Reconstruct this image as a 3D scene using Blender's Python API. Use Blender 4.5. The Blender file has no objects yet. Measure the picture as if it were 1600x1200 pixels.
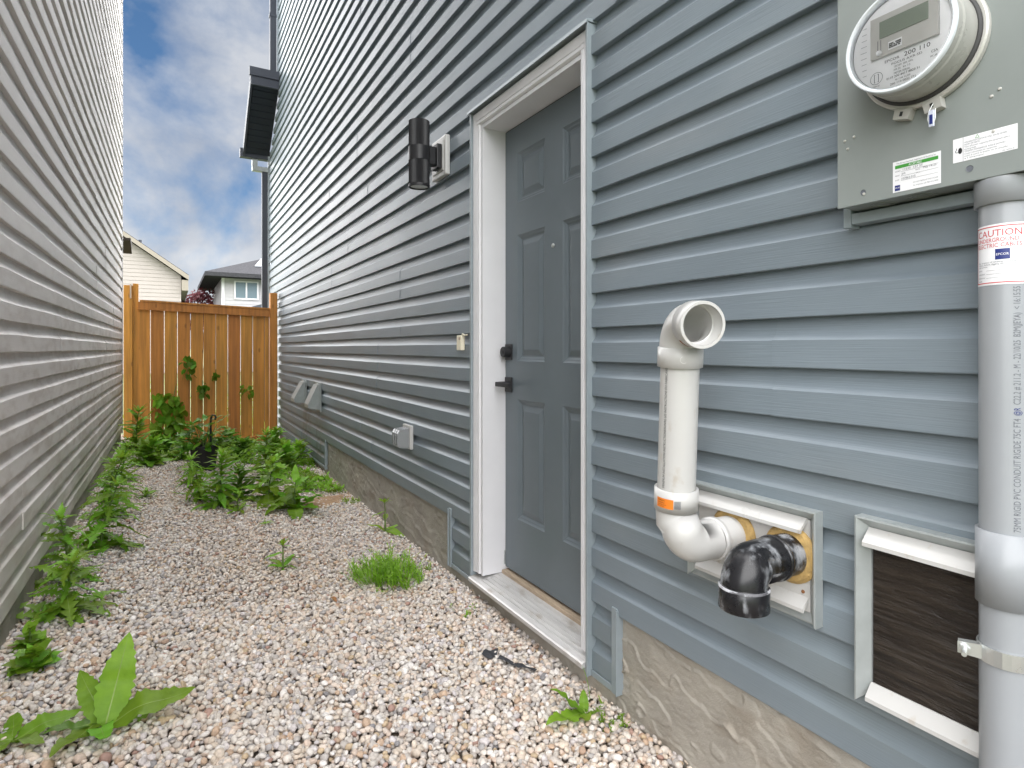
import bpy, bmesh, math, random
import numpy as np
from mathutils import Vector, Matrix, noise as mn

C = bpy.context.scene.collection
sc = bpy.context.scene
rnd = random.Random(7)
R = math.radians
PI = math.pi

# ------------------------------------------------------------------ camera, light
cd = bpy.data.cameras.new('camera')
cam = bpy.data.objects.new('camera', cd); C.objects.link(cam)
cam.location = (0, 0, 1.25)
cam.rotation_euler = (R(90), 0, R(-30.18))
cd.sensor_width = 36; cd.lens = 36 * 920 / 1600
cd.shift_y = -56 / 1600
cd.clip_start = 0.02; cd.clip_end = 3000
sc.camera = cam

SUN_EL, SUN_AZ = 80, -30           # azimuth measured from +Y towards +X
SUN_E, SKY_S = 5.0, 0.05
w = bpy.data.worlds.new('World'); sc.world = w; w.use_nodes = True
nt = w.node_tree; N = nt.nodes; Lk = nt.links
N.clear()
out = N.new('ShaderNodeOutputWorld'); bg = N.new('ShaderNodeBackground')
sky = N.new('ShaderNodeTexSky'); sky.sky_type = 'NISHITA'; sky.sun_disc = False
sky.sun_elevation = R(SUN_EL); sky.sun_rotation = R(SUN_AZ)
sky.air_density = 0.6; sky.dust_density = 0.15; sky.ozone_density = 1.5
tc = N.new('ShaderNodeTexCoord')
sep = N.new('ShaderNodeSeparateXYZ'); Lk.new(tc.outputs['Generated'], sep.inputs[0])
mx = N.new('ShaderNodeMath'); mx.operation = 'MAXIMUM'; mx.inputs[1].default_value = 0.0; Lk.new(sep.outputs[2], mx.inputs[0])
ad = N.new('ShaderNodeMath'); ad.operation = 'ADD'; ad.inputs[1].default_value = 0.85; Lk.new(mx.outputs[0], ad.inputs[0])
dx = N.new('ShaderNodeMath'); dx.operation = 'DIVIDE'; Lk.new(sep.outputs[0], dx.inputs[0]); Lk.new(ad.outputs[0], dx.inputs[1])
dy = N.new('ShaderNodeMath'); dy.operation = 'DIVIDE'; Lk.new(sep.outputs[1], dy.inputs[0]); Lk.new(ad.outputs[0], dy.inputs[1])
cb = N.new('ShaderNodeCombineXYZ'); Lk.new(dx.outputs[0], cb.inputs[0]); Lk.new(dy.outputs[0], cb.inputs[1])
mp = N.new('ShaderNodeMapping'); mp.inputs['Location'].default_value = (3.1, 1.7, 0.4); Lk.new(cb.outputs[0], mp.inputs[0])
n1 = N.new('ShaderNodeTexNoise'); n1.inputs['Scale'].default_value = 3.6; n1.inputs['Detail'].default_value = 9; n1.inputs['Roughness'].default_value = .56; n1.inputs['Distortion'].default_value = .25
Lk.new(mp.outputs[0], n1.inputs['Vector'])
r1 = N.new('ShaderNodeValToRGB'); r1.color_ramp.elements[0].position = .36; r1.color_ramp.elements[1].position = .53
Lk.new(n1.outputs['Fac'], r1.inputs[0])
n2 = N.new('ShaderNodeTexNoise'); n2.inputs['Scale'].default_value = 6.5; n2.inputs['Detail'].default_value = 6
mp2 = N.new('ShaderNodeMapping'); mp2.inputs['Location'].default_value = (8.1, 2.2, 1.0); Lk.new(cb.outputs[0], mp2.inputs[0]); Lk.new(mp2.outputs[0], n2.inputs['Vector'])
r2 = N.new('ShaderNodeValToRGB')
r2.color_ramp.elements[0].position = .36; r2.color_ramp.elements[0].color = (2.85, 3.05, 3.45, 1)
r2.color_ramp.elements[1].position = .66; r2.color_ramp.elements[1].color = (4.7, 4.8, 4.95, 1)
Lk.new(n2.outputs['Fac'], r2.inputs[0])
mix = N.new('ShaderNodeMix'); mix.data_type = 'RGBA'
CLOUD_F = N.new('ShaderNodeMath'); CLOUD_F.operation = 'MULTIPLY'; CLOUD_F.inputs[1].default_value = .93
Lk.new(r1.outputs[0], CLOUD_F.inputs[0]); Lk.new(CLOUD_F.outputs[0], mix.inputs[0])
tint = N.new('ShaderNodeMix'); tint.data_type = 'RGBA'; tint.blend_type = 'MULTIPLY'; tint.inputs[0].default_value = 1
tint.inputs[7].default_value = (.52, .69, .73, 1); Lk.new(sky.outputs[0], tint.inputs[6]); Lk.new(tint.outputs[2], mix.inputs[6]); Lk.new(r2.outputs[0], mix.inputs[7])
Lk.new(mix.outputs[2], bg.inputs[0]); bg.inputs[1].default_value = SKY_S
Lk.new(bg.outputs[0], out.inputs[0])

sd = bpy.data.lights.new('sun', 'SUN'); sun = bpy.data.objects.new('sun', sd); C.objects.link(sun)
sd.energy = SUN_E; sd.angle = R(170); sd.color = (1, .985, .975)
_d = Vector((math.sin(R(SUN_AZ)) * math.cos(R(SUN_EL)), math.cos(R(SUN_AZ)) * math.cos(R(SUN_EL)), math.sin(R(SUN_EL))))
sun.rotation_euler = _d.to_track_quat('Z', 'Y').to_euler(); sun.location = (0, 0, 20)
vs = sc.view_settings
vs.view_transform = 'Standard'; vs.look = 'None'; vs.exposure = 1.8; vs.gamma = 1; vs.use_curve_mapping = False

# ------------------------------------------------------------------ materials
def mat(name, col, rough=.6, var=None, bump=None, metal=0, spec=.5, col2=None, vscale=(1, 1, 1), bstretch=(1, 1, 1), bump2=None, world=True, obj_rand=0):
    """procedural principled: base colour varied by stretched noise, plus noise bump."""
    m = bpy.data.materials.new(name); m.use_nodes = True
    n = m.node_tree.nodes; l = m.node_tree.links
    b = n['Principled BSDF']
    b.inputs['Roughness'].default_value = rough; b.inputs['Metallic'].default_value = metal
    b.inputs['Specular IOR Level'].default_value = spec
    b.inputs['Base Color'].default_value = (*col, 1)
    g = n.new('ShaderNodeNewGeometry') if world else n.new('ShaderNodeTexCoord')
    src = g.outputs['Position'] if world else g.outputs['Object']
    colout = None
    if var:
        sc_, amt = var
        mpn = n.new('ShaderNodeMapping'); mpn.inputs['Scale'].default_value = vscale; l.new(src, mpn.inputs[0])
        nz = n.new('ShaderNodeTexNoise'); nz.inputs['Scale'].default_value = sc_; nz.inputs['Detail'].default_value = 6; nz.inputs['Roughness'].default_value = .6
        l.new(mpn.outputs[0], nz.inputs['Vector'])
        rp = n.new('ShaderNodeValToRGB'); rp.color_ramp.elements[0].position = .3; rp.color_ramp.elements[1].position = .7
        c2 = col2 if col2 else tuple(max(0, c * (1 - amt)) for c in col)
        c1 = col if col2 else tuple(min(1, c * (1 + amt)) for c in col)
        rp.color_ramp.elements[0].color = (*c2, 1); rp.color_ramp.elements[1].color = (*c1, 1)
        l.new(nz.outputs['Fac'], rp.inputs[0]); colout = rp.outputs[0]
        l.new(colout, b.inputs['Base Color'])
        rr = n.new('ShaderNodeMapRange'); rr.inputs[3].default_value = max(0, rough - .08); rr.inputs[4].default_value = min(1, rough + .08)
        l.new(nz.outputs['Fac'], rr.inputs[0]); l.new(rr.outputs[0], b.inputs['Roughness'])
    if obj_rand:
        oi = n.new('ShaderNodeObjectInfo'); hs = n.new('ShaderNodeHueSaturation')
        mr = n.new('ShaderNodeMapRange'); mr.inputs[3].default_value = 1 - obj_rand; mr.inputs[4].default_value = 1 + obj_rand
        l.new(oi.outputs['Random'], mr.inputs[0]); l.new(mr.outputs[0], hs.inputs['Value'])
        mh = n.new('ShaderNodeMapRange'); mh.inputs[3].default_value = .5 - obj_rand * .06; mh.inputs[4].default_value = .5 + obj_rand * .06
        l.new(oi.outputs['Random'], mh.inputs[0]); l.new(mh.outputs[0], hs.inputs['Hue'])
        if colout: l.new(colout, hs.inputs['Color'])
        else: hs.inputs['Color'].default_value = (*col, 1)
        l.new(hs.outputs[0], b.inputs['Base Color'])
    prev = None
    for bp, st in ((bump, bstretch), (bump2, (1, 1, 1))):
        if not bp: continue
        s_, stg, dist = bp
        mpn = n.new('ShaderNodeMapping'); mpn.inputs['Scale'].default_value = st; l.new(src, mpn.inputs[0])
        nz = n.new('ShaderNodeTexNoise'); nz.inputs['Scale'].default_value = s_; nz.inputs['Detail'].default_value = 5
        l.new(mpn.outputs[0], nz.inputs['Vector'])
        bm_ = n.new('ShaderNodeBump'); bm_.inputs['Strength'].default_value = stg; bm_.inputs['Distance'].default_value = dist
        l.new(nz.outputs['Fac'], bm_.inputs['Height'])
        if prev: l.new(prev.outputs[0], bm_.inputs['Normal'])
        prev = bm_
    if prev: l.new(prev.outputs[0], b.inputs['Normal'])
    return m

def add_layer(m, col, fac_fn):
    """mix a further colour over the base colour: fac_fn(nodes, links, pos) returns a factor socket."""
    n = m.node_tree.nodes; l = m.node_tree.links; b = n['Principled BSDF']
    g = n.new('ShaderNodeNewGeometry')
    f = fac_fn(n, l, g.outputs['Position'])
    mxn = n.new('ShaderNodeMix'); mxn.data_type = 'RGBA'
    if b.inputs['Base Color'].links: l.new(b.inputs['Base Color'].links[0].from_socket, mxn.inputs[6])
    else: mxn.inputs[6].default_value = b.inputs['Base Color'].default_value
    mxn.inputs[7].default_value = (*col, 1)
    l.new(f, mxn.inputs[0]); l.new(mxn.outputs[2], b.inputs['Base Color'])

def rangef(n, l, sock, a, b_, c=0., d=1.):
    mr = n.new('ShaderNodeMapRange'); mr.interpolation_type = 'SMOOTHSTEP'
    for i, v in ((1, a), (2, b_), (3, c), (4, d)): mr.inputs[i].default_value = v
    l.new(sock, mr.inputs[0]); return mr.outputs[0]
def mul(n, l, a, b_):
    m_ = n.new('ShaderNodeMath'); m_.operation = 'MULTIPLY'; l.new(a, m_.inputs[0])
    if isinstance(b_, (int, float)): m_.inputs[1].default_value = b_
    else: l.new(b_, m_.inputs[1])
    return m_.outputs[0]
def nz(n, l, pos, scale, stretch=(1, 1, 1), detail=5):
    mpn = n.new('ShaderNodeMapping'); mpn.inputs['Scale'].default_value = stretch; l.new(pos, mpn.inputs[0])
    t = n.new('ShaderNodeTexNoise'); t.inputs['Scale'].default_value = scale; t.inputs['Detail'].default_value = detail
    l.new(mpn.outputs[0], t.inputs['Vector']); return t.outputs['Fac']

M = {}
M['siding'] = mat('blue_grey_vinyl', (.190, .230, .262), .42, (3, .08), (1.0, .42, .0018), bstretch=(30, 7, 330), vscale=(1, .6, 2), spec=.5, obj_rand=.03)
def drip(n, l, p):
    s = n.new('ShaderNodeSeparateXYZ'); l.new(p, s.inputs[0])
    a = mul(n, l, rangef(n, l, s.outputs[1], 5.45, 5.75), rangef(n, l, s.outputs[1], 7.0, 6.2))
    b = mul(n, l, rangef(n, l, s.outputs[2], .72, .55), rangef(n, l, s.outputs[2], .05, .3, .35, 1))
    t = rangef(n, l, nz(n, l, p, 1.0, (1, 7, .8)), .45, .6)
    return mul(n, l, mul(n, l, a, b), mul(n, l, t, .6))
add_layer(M['siding'], (.10, .085, .04), drip)
def dust(n, l, p):
    return mul(n, l, rangef(n, l, nz(n, l, p, 2.4, (1, .45, 1.4), 9), .48, .78), .30)
add_layer(M['siding'], (.30, .31, .31), dust)
def dirt_low(n, l, p):
    s = n.new('ShaderNodeSeparateXYZ'); l.new(p, s.inputs[0])
    b = rangef(n, l, s.outputs[2], 1.15, .25)
    t = rangef(n, l, nz(n, l, p, 1.6, (1, .7, 2.5)), .38, .75)
    return mul(n, l, mul(n, l, b, t), .32)
add_layer(M['siding'], (.17, .18, .12), dirt_low)
M['siding_left'] = mat('pale_grey_vinyl', (.76, .715, .69), .60, (2.2, .06), (1.0, .35, .0016), bstretch=(30, 7, 300), vscale=(1, .8, 2), spec=.3, obj_rand=.03)
def algae(n, l, p):
    s = n.new('ShaderNodeSeparateXYZ'); l.new(p, s.inputs[0])
    b = mul(n, l, rangef(n, l, s.outputs[2], 1.05, .3), rangef(n, l, s.outputs[1], 1.5, 4.5, .5, 1))
    t = rangef(n, l, nz(n, l, p, 1.3, (1, .9, 4)), .36, .66)
    return mul(n, l, mul(n, l, b, t), .62)
add_layer(M['siding_left'], (.27, .30, .19), algae)
def grime(n, l, p):
    s = n.new('ShaderNodeSeparateXYZ'); l.new(p, s.inputs[0])
    b = rangef(n, l, s.outputs[2], 2.1, .9)
    t = rangef(n, l, nz(n, l, p, 7, (1, 1, 3), 8), .4, .7)
    return mul(n, l, mul(n, l, b, t), .5)
add_layer(M['siding_left'], (.46, .385, .34), grime)
M['trim_grey'] = mat('grey_trim', (.27, .315, .34), .4, (14, .06))
M['galv'] = mat('pale_metal_trim', (.37, .40, .40), .38, (18, .10), metal=.25)
M['white'] = mat('white_painted_wood', (.74, .74, .76), .42, (5, .03), (60, .06, .001))
M['white_plastic'] = mat('white_pvc', (.55, .545, .53), .3, (9, .025), spec=.5)
add_layer(M['white_plastic'], (.42, .36, .29), lambda n, l, p: mul(n, l, rangef(n, l, nz(n, l, p, 38, (1, 1, .6), 9), .60, .78), .55))
M['cream'] = mat('cream_plastic', (.80, .74, .58), .45, (30, .08))
M['door'] = mat('slate_door_paint', (.138, .168, .188), .36, (4, .06), (80, .05, .0006), bstretch=(6, 6, .8), spec=.5)
M['black'] = mat('black_powder_coat', (.018, .018, .02), .42, (30, .15))
M['black_plastic'] = mat('black_abs', (.012, .012, .014), .28, (25, .25), (45, .1, .001))
add_layer(M['black_plastic'], (.45, .47, .50), lambda n, l, p: mul(n, l, rangef(n, l, nz(n, l, p, 26, (1, 1, .5), 8), .53, .70), .7))
M['alu'] = mat('weathered_sill', (.62, .61, .60), .42, (4, .14), (60, .12, .001), vscale=(12, 1, 1), metal=.3)
add_layer(M['alu'], (.33, .28, .22), lambda n, l, p: mul(n, l, rangef(n, l, nz(n, l, p, 9, (3, 1, 1), 8), .55, .75), .6))
M['sill_wood'] = mat('tan_wood', (.42, .33, .24), .7, (10, .2), vscale=(6, 1, 6))
M['conc'] = mat('parged_concrete', (.36, .335, .29), .9, (7, .16), (230, .7, .003), bump2=(30, .3, .004))
add_layer(M['conc'], (.22, .175, .125), lambda n, l, p: mul(n, l, rangef(n, l, nz(n, l, p, 5, (1, 1, 1.6), 8), .50, .72), .45))
M['ground'] = mat('packed_dirt', (.16, .13, .10), .95, (20, .4), (60, .8, .01))
M['lawn'] = mat('lawn_grass', (.10, .13, .05), .9, (3, .3), (40, .8, .03))
M['soil'] = mat('bare_sandy_soil', (.34, .22, .13), .95, (35, .25), (120, .8, .006))
M['meter_grey'] = mat('meter_box_enamel', (.225, .248, .24), .42, (6, .05), (70, .05, .0005))
M['meter_dark'] = mat('dark_gap', (.03, .03, .03), .6)
M['ring'] = mat('meter_ring', (.52, .51, .48), .35, (12, .10), metal=.2)
M['meter_body'] = mat('meter_cover_body', (.36, .36, .335), .28, (10, .08))
M['paper'] = mat('label_white', (.78, .78, .80), .4, (20, .03))
M['face'] = mat('meter_face_plate', (.86, .86, .88), .5, (20, .03))
M['ink'] = mat('ink_black', (.02, .02, .022), .5)
M['ink_grey'] = mat('ink_grey', (.12, .13, .15), .5)
M['ink_red'] = mat('ink_red', (.55, .05, .06), .5)
M['ink_blue'] = mat('ink_navy', (.012, .025, .16), .4)
M['ink_green'] = mat('ink_green', (.05, .28, .04), .5)
M['ink_white'] = mat('ink_white', (.85, .85, .87), .5)
M['ink_orange'] = mat('ink_orange', (.80, .22, .02), .5)
M['conduit'] = mat('grey_pvc', (.285, .30, .318), .33, (6, .05), spec=.5)
M['zinc'] = mat('zinc_steel', (.62, .64, .63), .3, (16, .12), metal=.75)
M['osb'] = mat('dark_stained_wood', (.040, .029, .020), .42, (1.0, .5), (1.0, 1.0, .03), bstretch=(8, 7, 48), vscale=(8, 7, 48), col2=(.012, .008, .006))
M['foam'] = mat('yellowed_foam', (.48, .32, .12), .8, (40, .35), (80, .7, .006))
M['clear'] = mat('smoky_clear_plastic', (.55, .57, .58), .12, (9, .06))
_b = M['clear'].node_tree.nodes['Principled BSDF']; _b.inputs['Transmission Weight'].default_value = .55; _b.inputs['IOR'].default_value = 1.25
def glassy():
    m = bpy.data.materials.new('clear_cover'); m.use_nodes = True; n = m.node_tree.nodes; l = m.node_tree.links
    n.remove(n['Principled BSDF'])
    t = n.new('ShaderNodeBsdfTransparent'); t.inputs[0].default_value = (1, 1, 1, 1)
    g = n.new('ShaderNodeBsdfGlossy'); g.inputs['Roughness'].default_value = .06
    f = n.new('ShaderNodeFresnel'); f.inputs[0].default_value = 1.5
    mm = n.new('ShaderNodeMixShader'); l.new(f.outputs[0], mm.inputs[0]); l.new(t.outputs[0], mm.inputs[1]); l.new(g.outputs[0], mm.inputs[2])
    l.new(mm.outputs[0], n['Material Output'].inputs[0]); return m
M['glass'] = glassy()
M['window'] = mat('window_glass', (.16, .22, .25), .08, spec=.8)
M['lens'] = mat('frosted_lamp_lens', (.6, .62, .62), .3)
M['soffit'] = mat('dark_soffit', (.022, .027, .036), .6, (10, .08), spec=.2)
M['fascia'] = mat('charcoal_fascia', (.055, .062, .078), .5, (8, .08), spec=.25)
M['shingle'] = mat('grey_shingles', (.05, .05, .055), .95, spec=.08, var=(12, .3), bump=(60, .6, .01))
M['cream_siding'] = mat('cream_siding', (.35, .315, .295), .6, (2, .05))
M['grey_siding'] = mat('light_grey_siding', (.44, .435, .445), .6, (2, .05))
M['cream_fascia'] = mat('cream_fascia', (.27, .24, .20), .6, (3, .06))
M['solar'] = mat('solar_panel', (.16, .17, .19), .25, (2, .1))
M['bark'] = mat('brown_bark', (.10, .07, .05), .9, (20, .3), (60, .8, .01))
M['pot'] = mat('black_pot', (.015, .015, .016), .5, (20, .2))
M['rag'] = mat('landscape_fabric', (.035, .037, .042), .8, (60, .4), (200, .6, .003))
M['dead'] = mat('dead_leaf', (.30, .13, .05), .8, (40, .3))

def wood():
    m = mat('stained_cedar', (.68, .285, .055), .62, (1.0, .3), (1.0, .35, .002), vscale=(26, 26, 1.3), bstretch=(90, 90, 3), col2=(.35, .145, .03), world=True, obj_rand=.16)
    def knot(n, l, p):
        mpn = n.new('ShaderNodeMapping'); mpn.inputs['Scale'].default_value = (9, 9, 3.6); l.new(p, mpn.inputs[0])
        v = n.new('ShaderNodeTexVoronoi'); v.inputs['Scale'].default_value = 1; v.inputs['Randomness'].default_value = 1; l.new(mpn.outputs[0], v.inputs['Vector'])
        return mul(n, l, rangef(n, l, v.outputs['Distance'], .15, .05), .55)
    add_layer(m, (.12, .045, .012), knot)
    return m
M['wood'] = wood()

def leafmat(name, col, rv=.28):
    m = bpy.data.materials.new(name); m.use_nodes = True; n = m.node_tree.nodes; l = m.node_tree.links
    b = n['Principled BSDF']; b.inputs['Roughness'].default_value = .5; b.inputs['Specular IOR Level'].default_value = .35
    oi = n.new('ShaderNodeObjectInfo'); hs = n.new('ShaderNodeHueSaturation')
    g = n.new('ShaderNodeNewGeometry')
    t = n.new('ShaderNodeTexNoise'); t.inputs['Scale'].default_value = 30; t.inputs['Detail'].default_value = 4; l.new(g.outputs['Position'], t.inputs['Vector'])
    rp = n.new('ShaderNodeMix'); rp.data_type = 'RGBA'; l.new(t.outputs['Fac'], rp.inputs[0])
    rp.inputs[6].default_value = (*[c * .75 for c in col], 1); rp.inputs[7].default_value = (col[0] * 1.35, col[1] * 1.2, col[2] * 1.1, 1)
    l.new(rp.outputs[2], hs.inputs['Color'])
    mr = n.new('ShaderNodeMapRange'); mr.inputs[3].default_value = 1 - rv; mr.inputs[4].default_value = 1 + rv
    l.new(oi.outputs['Random'], mr.inputs[0]); l.new(mr.outputs[0], hs.inputs['Value'])
    mh = n.new('ShaderNodeMapRange'); mh.inputs[3].default_value = .47; mh.inputs[4].default_value = .515
    l.new(oi.outputs['Random'], mh.inputs[0]); l.new(mh.outputs[0], hs.inputs['Hue'])
    l.new(hs.outputs[0], b.inputs['Base Color'])
    tr = n.new('ShaderNodeBsdfTranslucent'); l.new(hs.outputs[0], tr.inputs[0])
    mm = n.new('ShaderNodeMixShader'); mm.inputs[0].default_value = .42
    l.new(b.outputs[0], mm.inputs[1]); l.new(tr.outputs[0], mm.inputs[2]); l.new(mm.outputs[0], n['Material Output'].inputs[0])
    bpn = n.new('ShaderNodeBump'); bpn.inputs['Strength'].default_value = .3; bpn.inputs['Distance'].default_value = .004
    t2 = n.new('ShaderNodeTexNoise'); t2.inputs['Scale'].default_value = 90; l.new(g.outputs['Position'], t2.inputs['Vector']); l.new(t2.outputs['Fac'], bpn.inputs['Height'])
    l.new(bpn.outputs[0], b.inputs['Normal'])
    return m
M['leaf'] = leafmat('weed_leaf', (.17, .38, .030))
M['leaf_dark'] = leafmat('dark_leaf', (.10, .26, .022))
M['leaf_bright'] = leafmat('bright_leaf', (.22, .44, .038))
M['leaf_red'] = leafmat('purple_leaf', (.14, .045, .06))
M['rib'] = mat('leaf_midrib', (.25, .36, .07), .5, (30, .15))
M['stem'] = mat('weed_stem', (.13, .20, .05), .6, (30, .2))

# ------------------------------------------------------------------ helpers
WLOC = {}
def tag(o, label=None, cat=None, group=None, kind=None):
    if label: o['label'] = label
    if cat: o['category'] = cat
    if group: o['group'] = group
    if kind: o['kind'] = kind
    return o
def thing(name, label, cat, loc, group=None):
    o = bpy.data.objects.new(name, None); C.objects.link(o); o.location = loc; o.empty_display_size = .05
    WLOC[o] = Vector(loc); return tag(o, label, cat, group)

class MB:
    """collects polygons in world space; build() links them as one object with its origin at their centre."""
    def __init__(s): s.v = []; s.f = []; s.sm = []; s.mi = []; s.cm = 0
    def add(s, vs_, fs, smooth=False):
        o = len(s.v); s.v += [tuple(p) for p in vs_]
        for f in fs: s.f.append([i + o for i in f]); s.sm.append(smooth); s.mi.append(s.cm)
    def box(s, a, b, bev=0):
        x0, y0, z0 = [min(p, q) for p, q in zip(a, b)]; x1, y1, z1 = [max(p, q) for p, q in zip(a, b)]
        if bev:
            bm = bmesh.new(); bmesh.ops.create_cube(bm, size=1)
            for v in bm.verts: v.co = Vector(((x0 + x1) / 2 + v.co.x * (x1 - x0), (y0 + y1) / 2 + v.co.y * (y1 - y0), (z0 + z1) / 2 + v.co.z * (z1 - z0)))
            bmesh.ops.bevel(bm, geom=bm.edges[:], offset=bev, segments=2, affect='EDGES', profile=.6)
            bm.verts.index_update(); s.add([v.co[:] for v in bm.verts], [[v.index for v in f.verts] for f in bm.faces]); bm.free(); return
        s.add([(x0, y0, z0), (x1, y0, z0), (x1, y1, z0), (x0, y1, z0), (x0, y0, z1), (x1, y0, z1), (x1, y1, z1), (x0, y1, z1)],
              [(0, 3, 2, 1), (4, 5, 6, 7), (0, 1, 5, 4), (1, 2, 6, 5), (2, 3, 7, 6), (3, 0, 4, 7)])
    def prism(s, poly, fn, t0, t1):
        """poly of (a,b), fn(a,b,t)->xyz"""
        n = len(poly)
        s.add([fn(a, b, t0) for a, b in poly] + [fn(a, b, t1) for a, b in poly],
              [list(range(n))[::-1], list(range(n, 2 * n))] + [(i, (i + 1) % n, n + (i + 1) % n, n + i) for i in range(n)])
    def sweep(s, path, rad, n=28, cap0=True, cap1=True, smooth=True, flip=False):
        P = [Vector(p) for p in path]; k = len(P); rad = [rad] * k if isinstance(rad, (int, float)) else rad
        T = []
        for i in range(k):
            a = P[max(0, i - 1)]; b = P[min(k - 1, i + 1)]
            t = (b - a)
            if t.length < 1e-9: t = P[min(k - 1, i + 2)] - P[max(0, i - 2)]
            T.append(t.normalized())
        u = T[0].orthogonal().normalized(); vs_ = []
        for i in range(k):
            u = (u - T[i] * u.dot(T[i])).normalized(); w_ = T[i].cross(u)
            for j in range(n):
                a = 2 * PI * j / n; vs_.append(P[i] + (u * math.cos(a) + w_ * math.sin(a)) * rad[i])
        fs = []
        for i in range(k - 1):
            for j in range(n):
                q = (i * n + j, i * n + (j + 1) % n, (i + 1) * n + (j + 1) % n, (i + 1) * n + j)
                fs.append(q[::-1] if flip else q)
        s.add(vs_, fs, smooth)
        if cap0: s.add(vs_[:n], [list(range(n))[::-1]])
        if cap1: s.add(vs_[-n:], [list(range(n))])
    def lathe(s, prof, org, axis, n=40, smooth=False):
        """profile of (r, t) along axis; sharp between entries"""
        A = Vector(axis).normalized(); u = A.orthogonal().normalized(); w_ = A.cross(u); o = Vector(org)
        for (r0, t0), (r1, t1) in zip(prof, prof[1:]):
            vs_ = []
            for r, t in ((r0, t0), (r1, t1)):
                for j in range(n):
                    a = 2 * PI * j / n; vs_.append(o + A * t + (u * math.cos(a) + w_ * math.sin(a)) * r)
            s.add(vs_, [(j, (j + 1) % n, n + (j + 1) % n, n + j) for j in range(n)], abs(r1 - r0) < 1e-6 or smooth)
    def quad(s, a, b, c, d): s.add([a, b, c, d], [(0, 1, 2, 3)])
    def mesh(s, name, org=(0, 0, 0)):
        me = bpy.data.meshes.new(name)
        V = np.array(s.v, dtype=np.float64) - np.array(org)
        me.from_pydata(V.tolist(), [], s.f)
        me.polygons.foreach_set('use_smooth', s.sm); me.polygons.foreach_set('material_index', s.mi)
        me.update(); return me
    def build(s, name, m, parent=None, label=None, cat=None, group=None, kind=None, base=False):
        V = np.array(s.v); lo, hi = V.min(0), V.max(0); org = (lo + hi) / 2
        if base: org[2] = lo[2]
        me = s.mesh(name, org)
        for mm in (m if isinstance(m, (list, tuple)) else [m]): me.materials.append(mm)
        o = bpy.data.objects.new(name, me); C.objects.link(o)
        WLOC[o] = Vector(org)
        if parent is not None: o.parent = parent; o.location = WLOC[o] - WLOC[parent]
        else: o.location = org
        return tag(o, label, cat, group, kind)

def boxp(name, a, b, m, parent, bev=0, **k):
    q = MB(); q.box(a, b, bev); return q.build(name, m, parent, **k)

# text -> polygons
_tc = {}
def text_polys(t):
    if t in _tc: return _tc[t]
    cu = bpy.data.curves.new('t', 'FONT'); cu.body = t; cu.size = 1; cu.resolution_u = 2
    o = bpy.data.objects.new('t', cu); C.objects.link(o)
    dg = bpy.context.evaluated_depsgraph_get(); me = o.evaluated_get(dg).to_mesh()
    v = [(p.co.x, p.co.y) for p in me.vertices]; f = [list(p.vertices) for p in me.polygons]
    o.evaluated_get(dg).to_mesh_clear()
    bpy.data.objects.remove(o); bpy.data.curves.remove(cu)
    _tc[t] = (v, f); return v, f
def put_text(mb, t, size, fn, x, y, width=None):
    """fn(u,v)->xyz ; x,y the baseline start; width squeezes to that width"""
    v, f = text_polys(t)
    if not v: return
    wd = max(p[0] for p in v); sx = (width / wd) if width else size
    mb.add([fn(x + p[0] * sx, y + p[1] * size) for p in v], f)
def put_rect(mb, fn, x0, y0, x1, y1, n=1):
    for i in range(n):
        a = x0 + (x1 - x0) * i / n; b = x0 + (x1 - x0) * (i + 1) / n
        mb.add([fn(a, y0), fn(b, y0), fn(b, y1), fn(a, y1)], [(0, 1, 2, 3)])

def gz(X, Y):
    k = max(0., min(1., (Y - 6.2) / 1.7)); k = k * k * (3 - 2 * k) * max(0., min(1., (X + .45) / .4))
    return .085 + (1.237 - X) * .07 - .10 * k + .012 * mn.noise(Vector((X * 1.3, Y * 1.1, 3.3)))

# ------------------------------------------------------------------ ground and sky-line setting
q = MB(); q.add([(-600, -300, -.10), (600, -300, -.10), (600, 900, -.10), (-600, 900, -.10)], [(0, 1, 2, 3)])
q.build('lawn', M['lawn'], kind='structure')
q = MB()
xs = np.linspace(-.56, 1.28, 20); ys = np.linspace(-2.5, 8.6, 90)
vv = [(x, y, gz(x, y) - .014) for y in ys for x in xs]
q.add(vv, [(j * 20 + i, j * 20 + i + 1, (j + 1) * 20 + i + 1, (j + 1) * 20 + i) for j in range(89) for i in range(19)], True)
q.build('ground', M['ground'], kind='structure')

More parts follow.
